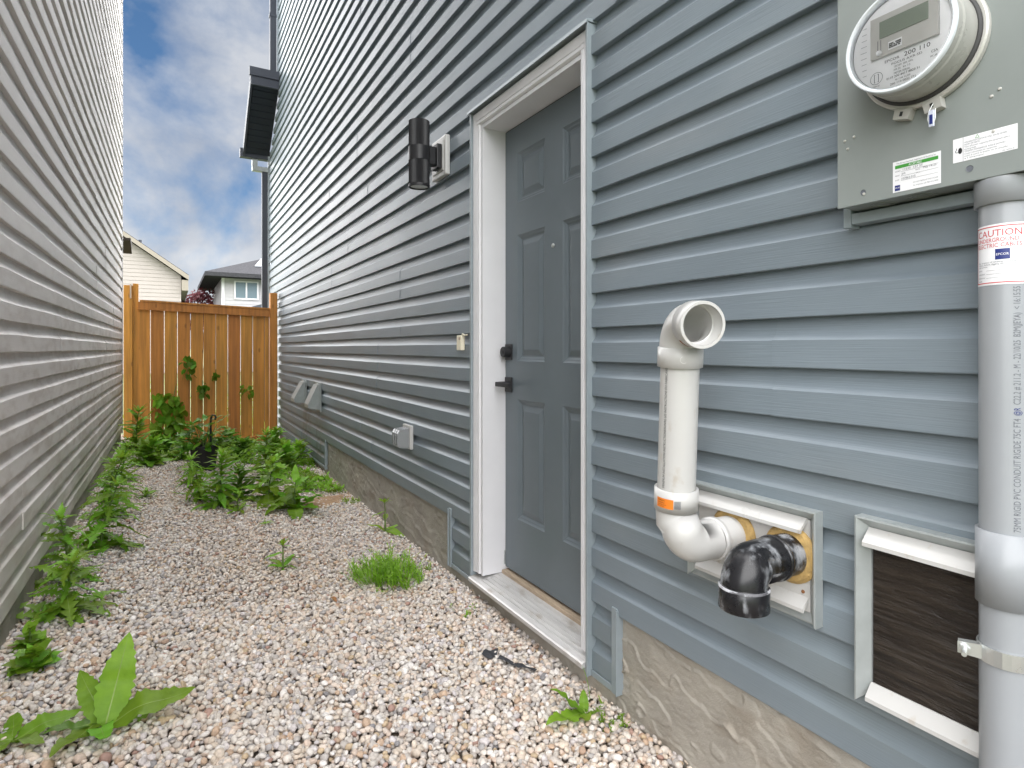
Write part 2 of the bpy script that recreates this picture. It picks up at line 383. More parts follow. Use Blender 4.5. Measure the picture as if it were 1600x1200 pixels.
# pebbles: thousands of real stones joined in one sheet of gravel
def ico(sub):
    bm = bmesh.new(); bmesh.ops.create_icosphere(bm, subdivisions=sub, radius=1)
    bm.verts.index_update()
    v = np.array([p.co[:] for p in bm.verts]); f = np.array([[p.index for p in t.verts] for t in bm.faces]); bm.free(); return v, f
def gravel():
    rg = np.random.default_rng(5)
    V2, F2 = ico(2); V1, F1 = ico(1)
    def shapes(V, k):
        o = []
        for i in range(k):
            d = np.array([1 + .22 * mn.noise(Vector(p) * 1.3 + Vector((i * 7.1, 0, 0))) for p in V]); o.append(V * d[:, None])
        return o
    S2, S1 = shapes(V2, 14), shapes(V1, 10)
    pal = np.array([(.62, .58, .54), (.70, .67, .64), (.52, .48, .45), (.60, .52, .44), (.46, .43, .42), (.66, .57, .50), (.55, .44, .37), (.36, .35, .36), (.58, .55, .57), (.47, .33, .23), (.40, .26, .18), (.20, .20, .22), (.33, .19, .15), (.72, .70, .69), (.50, .38, .24)])
    pw = np.array([14, 11, 11, 12, 7, 12, 8, 3, 7, 3.5, 1.8, .9, 1.2, 8, 2.6]); pw /= pw.sum()
    pts = []
    sp = .0170
    for layer in range(2):
        s_ = sp * (1.0 if layer == 0 else 1.25)
        for y in np.arange(.92, 8.35, s_ * .87):
            xs_ = np.arange(-.55, 1.275, s_) + (s_ / 2 if int(round(y / (s_ * .87))) % 2 else 0)
            for x in xs_: pts.append((x, y, layer))
    P = np.array(pts); n = len(P)
    P[:, 0] += rg.normal(0, .006, n); P[:, 1] += rg.normal(0, .006, n)
    vs_, fs_, cs_ = [], [], []; off = 0
    for (x, y, layer) in P:
        if x > 1.268 or x < -.545 or (y < 1.25 and x < .62): continue
        near = y < 2.75
        if not near and layer == 1 and rg.random() < .35: continue
        SV, F = (S2, F2) if near else (S1, F1)
        B = SV[rg.integers(len(SV))]
        a = rg.uniform(.0071, .0130) * (1 + .35 * (rg.random() < .10)); b = a * rg.uniform(.68, .95); c = a * rg.uniform(.45, .75)
        th, t1, t2 = rg.uniform(0, 2 * PI), rg.normal(0, .38), rg.normal(0, .38)
        Rz = np.array([[math.cos(th), -math.sin(th), 0], [math.sin(th), math.cos(th), 0], [0, 0, 1]])
        Rx = np.array([[1, 0, 0], [0, math.cos(t1), -math.sin(t1)], [0, math.sin(t1), math.cos(t1)]])
        Ry = np.array([[math.cos(t2), 0, math.sin(t2)], [0, 1, 0], [-math.sin(t2), 0, math.cos(t2)]])
        v = (B * (a, b, c)) @ (Rx @ Ry @ Rz).T
        z = gz(x, y) + (-.004 if layer == 0 else .006) + rg.normal(0, .0028)
        vs_.append(v + (x, y, z)); fs_.append(F + off); off += len(v)
        col = pal[rg.choice(len(pal), p=pw)] * rg.uniform(.82, 1.1)
        # sandier, browner stones drift in the middle of the path
        k = .5 + .5 * mn.noise(Vector((x * 1.2, y * .9, 9)))
        col = col * (1 - .16 * k * np.array([.3, .7, 1.2]))
        col = col * .92 + np.array((.66, .62, .56)) * .12
        cs_.append(np.tile(np.append(np.clip(col, 0, 1), 1), (len(v), 1)))
    V = np.concatenate(vs_).astype(np.float32); F = np.concatenate(fs_).astype(np.int32); Cc = np.concatenate(cs_).astype(np.float32)
    me = bpy.data.meshes.new('gravel')
    me.vertices.add(len(V)); me.vertices.foreach_set('co', V.ravel())
    me.loops.add(len(F) * 3); me.loops.foreach_set('vertex_index', F.ravel())
    me.polygons.add(len(F)); me.polygons.foreach_set('loop_start', np.arange(0, len(F) * 3, 3, dtype=np.int32))
    me.polygons.foreach_set('use_smooth', np.ones(len(F), dtype=bool))
    me.update(calc_edges=True)
    at = me.color_attributes.new('stone_colour', 'FLOAT_COLOR', 'POINT'); at.data.foreach_set('color', Cc.ravel())
    m = mat('river_pebbles', (.5, .5, .5), .62, None, (160, .25, .002), spec=.4)
    nn = m.node_tree.nodes; ll = m.node_tree.links; a_ = nn.new('ShaderNodeAttribute'); a_.attribute_name = 'stone_colour'
    g = nn.new('ShaderNodeNewGeometry'); t = nn.new('ShaderNodeTexNoise'); t.inputs['Scale'].default_value = 140; t.inputs['Detail'].default_value = 5
    ll.new(g.outputs['Position'], t.inputs['Vector'])
    mr = nn.new('ShaderNodeMapRange'); mr.inputs[1].default_value = .3; mr.inputs[2].default_value = .7; mr.inputs[3].default_value = .82; mr.inputs[4].default_value = 1.14; ll.new(t.outputs['Fac'], mr.inputs[0])
    hs = nn.new('ShaderNodeHueSaturation'); ll.new(a_.outputs['Color'], hs.inputs['Color']); ll.new(mr.outputs[0], hs.inputs['Value'])
    ll.new(hs.outputs[0], nn['Principled BSDF'].inputs['Base Color'])
    me.materials.append(m)
    o = bpy.data.objects.new('gravel', me); C.objects.link(o)
    tag(o, 'pale rounded river pebbles covering the narrow path between the two houses', 'gravel', kind='stuff')
    return len(F)
NG = gravel(); print('gravel triangles', NG)

# ------------------------------------------------------------------ siding
def course_profile(p):
    # groups of (u,z) that shade smoothly; u is outward from the wall
    under = [(.0015, .0008), (.0207, 0)]
    lip = [(.0207, 0), (.0220, .0012), (.0220, .0030)]
    face = [(.0220, .0030), (.0216, .030), (.0212, p * .55)]
    cove = [(.0212, p * .55), (.0204, p * .562), (.0165, p * .595), (.0115, p * .64), (.0075, p * .695), (.0048, p * .77), (.0030, p * .86), (.0012, p + .004)]
    return [under, lip, face, cove]
def course(parent, wall, m, y0, y1, zb, p, seed, lift=0., amp=.0012):
    mb = MB(); rr = random.Random(seed)
    nseg = max(1, int((y1 - y0) / .32)); ys_ = [y0 + (y1 - y0) * i / nseg for i in range(nseg + 1)]
    jit = [lift + rr.uniform(-amp, amp) for _ in ys_]; jz = [rr.uniform(-amp, amp) * .9 for _ in ys_]
    for k, g in enumerate(course_profile(p)):
        vs_ = []
        for y, ju, jv in zip(ys_, jit, jz):
            for u, z in g: vs_.append(wall(y, u + ju * (u / .022), zb + z + jv * (1 if u > .004 else 0)))
        n = len(g)
        mb.add(vs_, [(i * n + j, i * n + j + 1, (i + 1) * n + j + 1, (i + 1) * n + j) for i in range(nseg) for j in range(n - 1)], True)
    # end caps so a lapped joint shows its edge
    for y, ju in ((y0, jit[0]), (y1, jit[-1])):
        pts = [wall(y, u + ju * (u / .022), zb + z) for g in course_profile(p) for u, z in g[:-1]] + [wall(y, .0012, zb + p + .004)]
        mb.add(pts, [list(range(len(pts)))])
    o = mb.build('siding_course', m, parent)
    return o
def split_run(y0, y1, rr, lo=1.7, hi=2.9):
    """cut a run into lapped lengths"""
    cuts = [y0]; y = y0 + rr.uniform(.7, hi)
    while y < y1 - .6: cuts.append(y); y += rr.uniform(lo, hi)
    cuts.append(y1); return list(zip(cuts, cuts[1:]))

WB = 1.2587                      # back of the siding on the right-hand house
def wallR(y, u, z): return (WB - u, y, z)
house = thing('house', 'blue-grey vinyl sided house with a slate door, filling the right side of the alley', 'house', (5, 4, 0))
P_R, Z_R = .1155, 1.3200
YR0, YR1 = -2.2, 8.26
rr = random.Random(3); joints = None
for n_ in range(-10, 43):
    zb = Z_R + n_ * P_R
    if n_ % 2 == 0 or joints is None: joints = random.Random(100 + n_)
    runs = []
    yend = YR1
    zr = zb + P_R * .6                                  # the lower rear wing stops under its sloping roof
    if zr < 4.6: yend = min(9.05, 8.26 + max(0, (4.6 - zr)) * 1.3)
    if n_ <= -9: runs = [(5.53, yend), (2.505, 2.735), (1.478, 1.588), ]
    elif zb + P_R < 2.36: runs = [(2.505, yend), (YR0, 1.588)]
    else: runs = [(YR0, yend)]
    st = joints.getstate()
    for a, b in runs:
        for i, (c, d) in enumerate(split_run(a, b, joints)):
            course(house, wallR, M['siding'], c - (.02 if i else 0), d, zb, P_R, n_ * 31 + i, lift=.0016 * (i % 2))
    joints.setstate(st)
# wall core (behind the siding, round the door opening)
core = MB()
core.box((WB + .001, 2.50, -.1), (1.6, 9.04, 4.0)); core.box((WB + .001, 2.50, 4.0), (1.6, 8.25, 6.4))
core.box((WB + .001, -2.2, -.1), (1.6, 1.60, 6.4)); core.box((WB + .001, 1.60, 2.345), (1.6, 2.50, 6.4)); core.box((1.45, 1.60, -.1), (1.6, 2.50, 2.345))
core.box((1.6, -2.2, -.1), (9.5, 8.25, 6.4))  # solid unseen body of the house, added to block light inside
core.build('wall', M['conc'], house)
boxp('roof', (.98, -2.5, 6.402), (9.8, 8.55, 6.6), M['shingle'], house)  # unseen slab with a small overhang, added to block light from above

# parged foundation, trowelled
def parge(y, z):
    p = Vector((0, y * 2.2 + z * 1.6, z * 6.0 - y * 1.2))
    w1 = mn.noise(p * 1.3 + Vector((3, 1, 7))); w2 = mn.noise(p * 1.4 + Vector((9, 4, 1)))
    v = mn.noise(p * 1.1 + Vector((0, w1 * 1.2, w2 * 1.2))) * 1.5 + mn.noise(Vector((5, y * 16, z * 20))) * .42 + z * 12 - y * 1.8
    f = v - math.floor(v)
    brk = max(0., min(1., .1 + 2.4 * mn.noise(Vector((3, y * 10, z * 13)))))
    lip = math.exp(-((f - .93) / .028) ** 2) * brk
    step = f if f < .94 else (1 - f) / .06 * .94
    return .0045 * step + .0095 * lip + .0030 * mn.noise(Vector((0, y * 5, z * 7))) + .0016 * mn.noise(Vector((0, y * 50 + z * 25, z * 90))) + .0012 * mn.noise(Vector((0, y * 130, z * 160)))
def parged(name, parent, y0, y1, z0, z1, X, sgn, st, flat=1.0):
    mb = MB(); ny = int((y1 - y0) / st) + 1; nz_ = int((z1 - z0) / st) + 1
    vs_ = [((X(y0 + (y1 - y0) * i / ny) - sgn * flat * parge(y0 + (y1 - y0) * i / ny, z0 + (z1 - z0) * j / nz_)), y0 + (y1 - y0) * i / ny, z0 + (z1 - z0) * j / nz_) for i in range(ny + 1) for j in range(nz_ + 1)]
    mb.add(vs_, [(i * (nz_ + 1) + j, (i + 1) * (nz_ + 1) + j, (i + 1) * (nz_ + 1) + j + 1, i * (nz_ + 1) + j + 1) for i in range(ny) for j in range(nz_)], True)
    return mb.build(name, M['conc'], parent)
parged('foundation', house, -.3, 1.476, -.05, .41, lambda y: 1.252, 1, .0042)
parged('foundation', house, 2.74, 5.53, -.05, .41, lambda y: 1.252, 1, .0095)
parged('foundation', house, 5.53, 9.0, -.05, .17, lambda y: 1.252, 1, .016)
parged('foundation', house, 1.476, 2.74, -.05, .150, lambda y: 1.249, 1, .009, .7)

# trims round the steps in the siding
def trim(a, b, m=None, name='trim_strip', parent=None, bev=.0015): return boxp(name, a, b, m or M['trim_grey'], parent or house, bev)
XF = 1.2335
trim((XF - .004, 2.735, .141), (1.26, 2.757, .435)); trim((XF - .009, 2.757, .141), (1.262, 2.7625, .435))      # end channel left of the door
trim((XF, 2.503, .141), (1.26, 2.7345, .1605))
trim((XF - .004, 1.452, .143), (1.26, 1.4775, .418)); trim((XF - .010, 1.4475, .143), (1.262, 1.4515, .414))     # right of the door
trim((XF, 1.478, .142), (1.26, 1.5875, .1625))
trim((XF - .004, 5.508, .141), (1.26, 5.530, .41)); trim((XF - .009, 5.503, .141), (1.262, 5.5075, .41))
trim((XF, 5.5305, .141), (1.26, 8.25, .1605))
trim((1.225, 8.262, 4.86), (1.25, 8.285, 6.39), name='corner_trim')
trim((1.222, 9.052, .14), (1.25, 9.09, 4.0), name='corner_trim')

# ------------------------------------------------------------------ door
XD = 1.366                                           # outer face of the slab
YD0, YD1, ZD0, ZD1 = 1.612, 2.409, .226, 2.259
def door_slab():
    mb = MB()
    cols = [(1.720, 1.944), (2.0755, 2.300)]; rows = [(.474, 1.018), (1.191, 1.763), (1.910, 2.136)]
    ysn = [YD0, cols[0][0], cols[0][1], cols[1][0], cols[1][1], YD1]; zsn = [ZD0, rows[0][0], rows[0][1], rows[1][0], rows[1][1], rows[2][0], rows[2][1], ZD1]
    for i in range(5):
        for j in range(7):
            if i in (1, 3) and j in (1, 3, 5): continue
            mb.add([(XD, ysn[i], zsn[j]), (XD, ysn[i], zsn[j + 1]), (XD, ysn[i + 1], zsn[j + 1]), (XD, ysn[i + 1], zsn[j])], [(0, 1, 2, 3)])
    steps = [(0, 0), (.004, .0035), (.009, .0065), (.013, .0075), (.021, .0125), (.027, .0130), (.050, .0045), (.054, .0040)]
    for (a, b) in cols:
        for (c, d) in rows:
            for (i0, d0), (i1, d1) in zip(steps, steps[1:]):
                o = [(XD + d0, a + i0, c + i0), (XD + d0, b - i0, c + i0), (XD + d0, b - i0, d - i0), (XD + d0, a + i0, d - i0)]
                p = [(XD + d1, a + i1, c + i1), (XD + d1, b - i1, c + i1), (XD + d1, b - i1, d - i1), (XD + d1, a + i1, d - i1)]
                mb.add(o + p, [(k, k + 4, (k + 1) % 4 + 4, (k + 1) % 4) for k in range(4)])
            i1, d1 = steps[-1]
            mb.add([(XD + d1, a + i1, c + i1), (XD + d1, a + i1, d - i1), (XD + d1, b - i1, d - i1), (XD + d1, b - i1, c + i1)], [(0, 1, 2, 3)])
    mb.add([(XD, YD0, ZD0), (XD, YD1, ZD0), (XD, YD1, ZD1), (XD, YD0, ZD1), (XD + .044, YD0, ZD0), (XD + .044, YD1, ZD0), (XD + .044, YD1, ZD1), (XD + .044, YD0, ZD1)],
           [(4, 7, 6, 5), (0, 1, 5, 4), (1, 2, 6, 5), (2, 3, 7, 6), (3, 0, 4, 7)])
    return mb.build('door', M['door'], house, label='slate grey six panel door with black hardware')
door = door_slab()
# hardware
mb = MB(); mb.box((XD - .008, 2.342, 1.195), (XD - .0005, 2.402, 1.269), .003); mb.lathe([(.0001, .030), (.022, .030), (.0245, .028), (.0265, .006), (.0265, 0)], (XD - .008, 2.372, 1.232), (-1, 0, 0), 28)
mb.lathe([(.0001, .0325), (.010, .0325), (.010, .0301)], (XD - .008, 2.372, 1.232), (-1, 0, 0), 20)
mb.build('deadbolt', M['black'], door)
mb = MB(); mb.box((XD - .009, 2.342, 1.046), (XD - .0005, 2.402, 1.116), .003); mb.lathe([(.012, .05), (.012, 0)], (XD - .008, 2.372, 1.084), (-1, 0, 0), 18)
mb.box((XD - .070, 2.262, 1.074), (XD - .056, 2.386, 1.095), .004)
mb.build('door_handle', M['black'], door)
mb = MB(); mb.lathe([(.0001, .006), (.006, .006), (.0085, .004), (.0095, 0)], (XD - .0005, 2.010, 1.672), (-1, 0, 0), 20); mb.build('peephole', M['zinc'], door)
boxp('latch_plate', (XD - .006, 2.4115, .235), (XD + .02, 2.418, .30), M['zinc'], house)

# frame: jambs, brick mould, head
def moulding(y_in, y_out, z0, z1):
    mb = MB(); s_ = 1 if y_out > y_in else -1; W_ = abs(y_out - y_in)
    prof = [(0, 1.262), (0, 1.246), (.006, 1.238), (.018, 1.238), (.021, 1.2425), (.024, 1.238), (W_ - .008, 1.2335), (W_, 1.2335), (W_, 1.262)]
    mb.prism([(a, x) for a, x in prof], lambda a, x, t: (x, y_in + s_ * a, t), z0, z1); return mb
moulding(2.430, 2.484, .205, 2.335).build('brick_mould', M['white'], house)
moulding(1.658, 1.606, .205, 2.335).build('brick_mould', M['white'], house)
mb = MB(); prof = [(0, 1.262), (0, 1.246), (.006, 1.238), (.018, 1.238), (.021, 1.2425), (.024, 1.238), (.052, 1.2335), (.058, 1.2335), (.058, 1.262)]
mb.prism(prof, lambda a, x, t: (x - .0012, t, 2.283 + a), 1.6062, 2.4838); mb.build('brick_mould', M['white'], house)
boxp('jamb', (1.2465, 2.4125, .20), (1.45, 2.4285, 2.300), M['white'], house)
boxp('jamb', (1.2465, 1.596, .20), (1.45, 1.609, 2.300), M['white'], house)
boxp('jamb', (1.2475, 1.6095, 2.2655), (1.449, 2.412, 2.2815), M['white'], house)
boxp('weather_strip', (XD + .002, 2.4095, .23), (XD + .03, 2.4122, 2.262), M['black'], house)
boxp('weather_strip', (XD + .004, 1.6098, 2.2592), (XD + .03, 2.4092, 2.2652), M['black'], house)
# channels: left, right, head cap
trim((1.2235, 2.4875, .141), (1.26, 2.5035, 2.352), name='channel_strip')
trim((1.2215, 1.5895, .141), (1.26, 1.6045, 2.352), name='channel_strip'); trim((1.2165, 1.5865, .141), (1.2212, 1.5955, 2.352), name='channel_strip')
mb = MB(); mb.prism([(1.262, 2.372), (1.212, 2.360), (1.209, 2.346), (1.214, 2.346), (1.216, 2.353), (1.262, 2.353)], lambda x, z, t: (x, t, z), 1.585, 2.507); mb.build('head_flashing', M['trim_grey'], house)
# threshold
mb = MB(); mb.prism([(1.208, .163), (1.208, .177), (1.214, .181), (1.345, .1985), (1.345, .163)], lambda x, z, t: (x, t, z), 1.606, 2.486)
for k in range(5): mb.box((1.238 + .021 * k, 1.61, .180 + .0028 * k), (1.246 + .021 * k, 2.41, .1862 + .0028 * k))
mb.build('threshold', M['alu'], house)
boxp('door_sill', (1.3455, 1.612, .163), (1.40, 2.4095, .2135), M['sill_wood'], house, .003)
boxp('sill_apron', (1.226, 1.604, .146), (1.25, 2.488, .1625), M['galv'], house)

# ------------------------------------------------------------------ rear wing roof overhang with gutter and downspouts
mb = MB(); X0, X1 = .90, 1.246
yz = lambda f: (8.20 + f * .88, 4.65 - f * .65)     # bottom line of the rake, sloping down away from the alley
def slab(x0, x1, f0, f1, d0, d1):
    a = yz(f0); b = yz(f1); m_ = MB()
    m_.add([(x0, a[0], a[1] + d0), (x1, a[0], a[1] + d0), (x1, b[0], b[1] + d0), (x0, b[0], b[1] + d0), (x0, a[0], a[1] + d1), (x1, a[0], a[1] + d1), (x1, b[0], b[1] + d1), (x0, b[0], b[1] + d1)],
           [(0, 3, 2, 1), (4, 5, 6, 7), (0, 1, 5, 4), (1, 2, 6, 5), (2, 3, 7, 6), (3, 0, 4, 7)]); return m_
eave = slab(.925, X1, 0.0, 1.0, .06, .165).build('eave', M['shingle'], house)
slab(.895, .921, -.012, 1.03, -.01, .16).build('fascia_board', M['fascia'], eave)
for k in range(11): slab(.93, 1.236, k / 11 + .004, (k + 1) / 11 - .006, .012, .0575).build('soffit_panel', M['soffit'], eave)
mb = MB(); mb.box((.9, 8.165, 4.625), (1.236, 8.196, 4.735)); mb.box((.88, 8.15, 4.738), (1.236, 8.198, 4.845)); mb.build('fascia_end', M['fascia'], eave)
mb = MB(); mb.prism([(9.10, 3.96), (9.20, 3.96), (9.22, 4.08), (9.10, 4.08)], lambda y, z, t: (t, y, z), .86, 4.0); mb.build('gutter', M['fascia'], eave)
mb = MB(); mb.box((1.02, 9.13, 3.86), (1.09, 9.2, 3.958)); mb.box((1.02, 9.12, 3.79), (1.235, 9.20, 3.858), .006); mb.build('gutter_outlet', M['galv'], eave)
mb = MB(); mb.box((1.15, 9.13, .2), (1.232, 9.205, 3.789), .008)
mb.build('downspout', M['fascia'], house)
mb = MB(); mb.box((1.142, 8.29, 4.86), (1.222, 8.36, 6.395), .008); mb.box((1.135, 8.286, 5.62), (1.2235, 8.366, 5.66)); mb.build('downspout', M['fascia'], house)

# ------------------------------------------------------------------ left-hand house
def XL(y): return -.507 + .00663 * y
def wallL(y, u, z): return (XL(y) - .0176 + u * .8, y, z)
lhouse = thing('neighbour_house', 'pale grey vinyl sided house wall running along the left side of the alley', 'house', (-4, 3, 0))
P_L, Z_L = .1135, 1.3475
YL0 = 0.25  # unseen near end, cut short so light reaches the right-hand wall
for n_ in range(-9, 42):
    if n_ % 2: joints = random.Random(500 + n_)
    st = joints.getstate()
    for i, (c, d) in enumerate(split_run(YL0, 7.86, joints)):
        course(lhouse, wallL, M['siding_left'], c - (.025 if i else 0), d, Z_L + n_ * P_L, P_L, n_ * 17 + i + 9000, lift=.0022 * (i % 2), amp=.0026)
    joints.setstate(st)
parged('foundation', lhouse, .6, 7.84, -.05, .335, lambda y: XL(y) - .014, -1, .014, .6)
boxp('wall', (-6, YL0 + .02, -.1), (-.535, 7.80, 6.2), M['conc'], lhouse)  # unseen solid mass behind the siding, added to block light
boxp('roof', (-6.4, YL0 - .3, 6.202), (-.30, 8.1, 6.4), M['shingle'], lhouse)  # out-of-view cover over the left house, put in to block light
boxp('corner_trim', (-.50, 7.862, .30), (XL(7.86) + .004, 7.885, 6.15), mat('pale_corner', (.60, .58, .57), .5, (6, .06)), lhouse, .002)
mb = MB(); mb.prism([(2.42, 8.7), (2.54, 8.4), (2.57, 8.4), (2.57, 8.7)], lambda z, y, t: (t, y, z), -.9, -.405); mb.build('eave', mat('brown_eave', (.06, .05, .045), .7, (8, .1), spec=.1), lhouse)

# ------------------------------------------------------------------ wall lamp
lamp = thing('wall_lamp', 'black ribbed cylinder wall lamp on a white mounting plate left of the door', 'lamp', (1.237, 2.845, 2.235))
mb = MB(); mb.box((1.210, 2.752, 2.136), (1.2366, 2.935, 2.340), .007); mb.box((1.205, 2.775, 2.160), (1.2098, 2.912, 2.317), .002); mb.build('mounting_plate', M['white_plastic'], lamp)
mb = MB(); mb.box((1.178, 2.784, 2.172), (1.2045, 2.866, 2.296), .004); mb.box((1.132, 2.800, 2.188), (1.1775, 2.848, 2.280), .003); mb.lathe([(.0001, .012), (.006, .012), (.006, 0)], (1.190, 2.81, 2.172), (0, 0, -1), 12); mb.build('bracket', M['black'], lamp)
LC = (1.088, 2.802)
def ribbed(z0, z1, r, n=48, ribs=True):
    m_ = MB(); vs_ = []
    for z in (z0, z1):
        for j in range(n * 2):
            a = PI * j / n; rr_ = r if (j % 2 == 0 or not ribs) else r - .0022
            vs_.append((LC[0] + rr_ * math.cos(a), LC[1] + rr_ * math.sin(a), z))
    k = n * 2
    m_.add(vs_, [(j, (j + 1) % k, k + (j + 1) % k, k + j) for j in range(k)], not ribs); m_.add(vs_[k:], [list(range(k))]); m_.add(vs_[:k], [list(range(k))[::-1]]); return m_
m1 = ribbed(2.074, 2.192, .0525)
m1.v += []; 
m2 = ribbed(2.192, 2.262, .0535, ribs=False); m3 = ribbed(2.262, 2.392, .0525)
for m_ in (m2, m3): m1.add(m_.v, m_.f, False)
body = m1.build('lamp_body', M['black'], lamp)
mb = MB(); mb.lathe([(.0535, .014), (.0535, 0), (.046, 0), (.046, .008)], (LC[0], LC[1], 2.060), (0, 0, 1), 48); mb.build('rim', M['black'], body)
mb = MB(); mb.lathe([(.0458, 0), (.0001, 0)], (LC[0], LC[1], 2.066), (0, 0, 1), 40); mb.build('lens', M['lens'], body)

# ------------------------------------------------------------------ small cream block by the door
blk = thing('wire_block', 'small cream wiring block fixed to the siding just left of the door frame', 'wiring block', (1.2365, 2.603, 1.238))
mb = MB(); mb.box((1.214, 2.580, 1.240), (1.2362, 2.628, 1.312), .003); mb.build('housing', M['cream'], blk)
mb = MB(); mb.sweep([(1.225, 2.590, 1.3125), (1.222, 2.575, 1.318), (1.226, 2.556, 1.312), (1.234, 2.545, 1.314)], .003, 8); mb.build('wire', M['cream'], blk)
mb = MB(); mb.box((1.2125, 2.585, 1.290), (1.2138, 2.60, 1.303)); mb.build('terminal', M['sill_wood'], blk)

# ------------------------------------------------------------------ dryer hoods
def hood(label, yc, z0, wd=.175, h=.235, out_=.105, openside=False):
    t = thing('vent_hood', label, 'vent hood', (1.237, yc, z0), 'metal vent hoods low on the siding')
    boxp('flange', (1.226, yc - wd / 2 - .028, z0 - .02), (1.2366, yc + wd / 2 + .028, z0 + h + .02), M['galv'], t, .002)
    mb = MB(); prof = [(0, h), (.02, h - .002), (out_, .055), (out_, .02), (out_ - .004, .02), (out_ - .004, .05), (.018, h - .01), (0, h - .01)]
    mb.prism(prof, lambda u, z, tt: (1.2255 - u, tt, z0 + z), yc - wd / 2, yc + wd / 2)
    side = [(0, h - .0101), (.018, h - .0101), (out_ - .0041, .05), (out_ - .0041, .02), (0, .0)]
    for yy in (yc - wd / 2 + .001, yc + wd / 2 - .004): mb.prism(side, lambda u, z, tt: (1.2256 - u, tt, z0 + z), yy, yy + .003)
    mb.build('hood_cover', M['galv'], t)
    mb = MB(); mb.prism([(.008, .03), (.080, .032), (.0782, .036), (.010, .034)], lambda u, z, tt: (1.225 - u, tt, z0 + z), yc - wd / 2 + .006, yc + wd / 2 - .006); mb.build('damper_flap', M['meter_dark'], t)
    mb = MB(); mb.box((1.214, yc - .03, z0 + h + .0005), (1.2255, yc + .03, z0 + h + .012), .002); mb.build('bracket', M['zinc'], t)
hood('nearer of the two galvanized vent hoods low on the grey siding', 5.81, .668)
hood('farther galvanized vent hood, beside the other one towards the fence', 6.50, .672, .185, .225, .11)

# ------------------------------------------------------------------ outdoor outlet cover
ob = thing('outlet_cover', 'smoky clear weatherproof outlet cover on the lower siding between hoods and door', 'outlet cover', (1.237, 3.36, .66))
mb = MB(); mb.box((1.215, 3.275, .655), (1.2366, 3.405, .795), .006); mb.build('base_plate', M['white_plastic'], ob)
mb = MB()
poly = [(0, .012), (.058, .020), (.068, .032), (.068, .098), (.055, .118), (0, .126)]
mb.prism(poly, lambda u, z, t: (1.2145 - u, t, .652 + z), 3.288, 3.395); mb.build('bubble_cover', M['clear'], ob)
mb = MB()
for k in range(3): mb.prism([(-.002, .009), (.061, .018), (.071, .031), (.071, .100), (.057, .121), (-.002, .129)], lambda u, z, t: (1.2143 - u, t, .6515 + z), 3.290 + .036 * k, 3.296 + .036 * k)
mb.build('rib', M['clear'], ob)
mb = MB(); mb.box((1.196, 3.30, .675), (1.2135, 3.39, .77), .003); mb.build('receptacle', M['white_plastic'], ob)

# ------------------------------------------------------------------ framed vent panels
def frame_rail(a, b, fn, wdt=.023, t0=.0, t1=.027):
    """bevelled strip: a,b ends with mitre; fn maps (along, across, out)"""
    m_ = MB(); sec = [(0, 0), (0, t1), (.0035, t1 + .001), (wdt, t0 + .007), (wdt, 0)]
    va = [fn(a + (s_[0]), s_[0], s_[1]) for s_ in sec]; vb = [fn(b - (s_[0]), s_[0], s_[1]) for s_ in sec]; n = len(sec)
    m_.add(va + vb, [list(range(n)), list(range(n, 2 * n))[::-1]] + [(i, n + i, n + (i + 1) % n, (i + 1) % n) for i in range(n)]); return m_
def frame4(t, y0, y1, z0, z1, m, bottom=True):
    xo = 1.2362
    frame_rail(z0, z1, lambda l_, c, o: (xo - o, y1 - c, l_)).build('frame_strip', m, t)
    frame_rail(z0, z1, lambda l_, c, o: (xo - o, y0 + c, l_)).build('frame_strip', m, t)
    frame_rail(y0, y1, lambda l_, c, o: (xo - o, l_, z1 - c)).build('frame_strip', m, t)
    if bottom: frame_rail(y0, y1, lambda l_, c, o: (xo - o, l_, z0 + c), t1=.010, t0=-.002).build('frame_strip', m, t)
def drip_strip(t, y0, y1, z, out_=.034, drop=.028):
    m_ = MB(); xo = 1.2355
    m_.prism([(0, 0), (.010, .004), (out_, -drop + .008), (out_, -drop), (out_ - .004, -drop), (out_ - .006, -drop + .005), (.006, -.003), (0, -.004)], lambda u, zz, tt: (xo - u, tt, z + zz), y0, y1)
    return m_.build('drip_strip', M['white_plastic'], t)
vp = thing('wall_vent', 'white panel in a metal frame that the white and black pipes come out of', 'vent panel', (1.237, .955, .64))
frame4(vp, .772, 1.137, .640, .893, M['galv'])
boxp('panel', (1.2265, .796, .664), (1.2355, 1.112, .868), M['white_plastic'], vp)
drip_strip(vp, .803, 1.108, .868); drip_strip(vp, .799, 1.108, .692, .030, .026)
for yc, zc, r in ((1.000, .783, .062), (.842, .782, .062)):
    mb = MB(); mb.lathe([(r + .004, 0), (r + .004, .004), (r - .003, .010), (.044, .012)], (1.2262, yc, zc), (-1, 0, 0), 36, True); mb.build('foam_ring', M['foam'], vp)
for y_, z_ in ((.812, .695), (.90, .68), (1.09, .70)):
    mb = MB(); mb.lathe([(.0001, .003), (.0032, .0025), (.0042, 0)], (1.2264, y_, z_ + .01), (-1, 0, 0), 10); mb.build('screw', M['dead'], vp)

wp = thing('wood_panel', 'dark grained wood panel in a metal frame behind the grey conduit', 'access panel', (1.237, .52, .53))
frame4(wp, .345, .688, .532, .909, M['galv'], False)
boxp('panel', (1.2335, .371, .556), (1.2355, .664, .884), M['osb'], wp)
drip_strip(wp, .369, .668, .884, .036, .03); drip_strip(wp, .369, .664, .572, .032, .028)

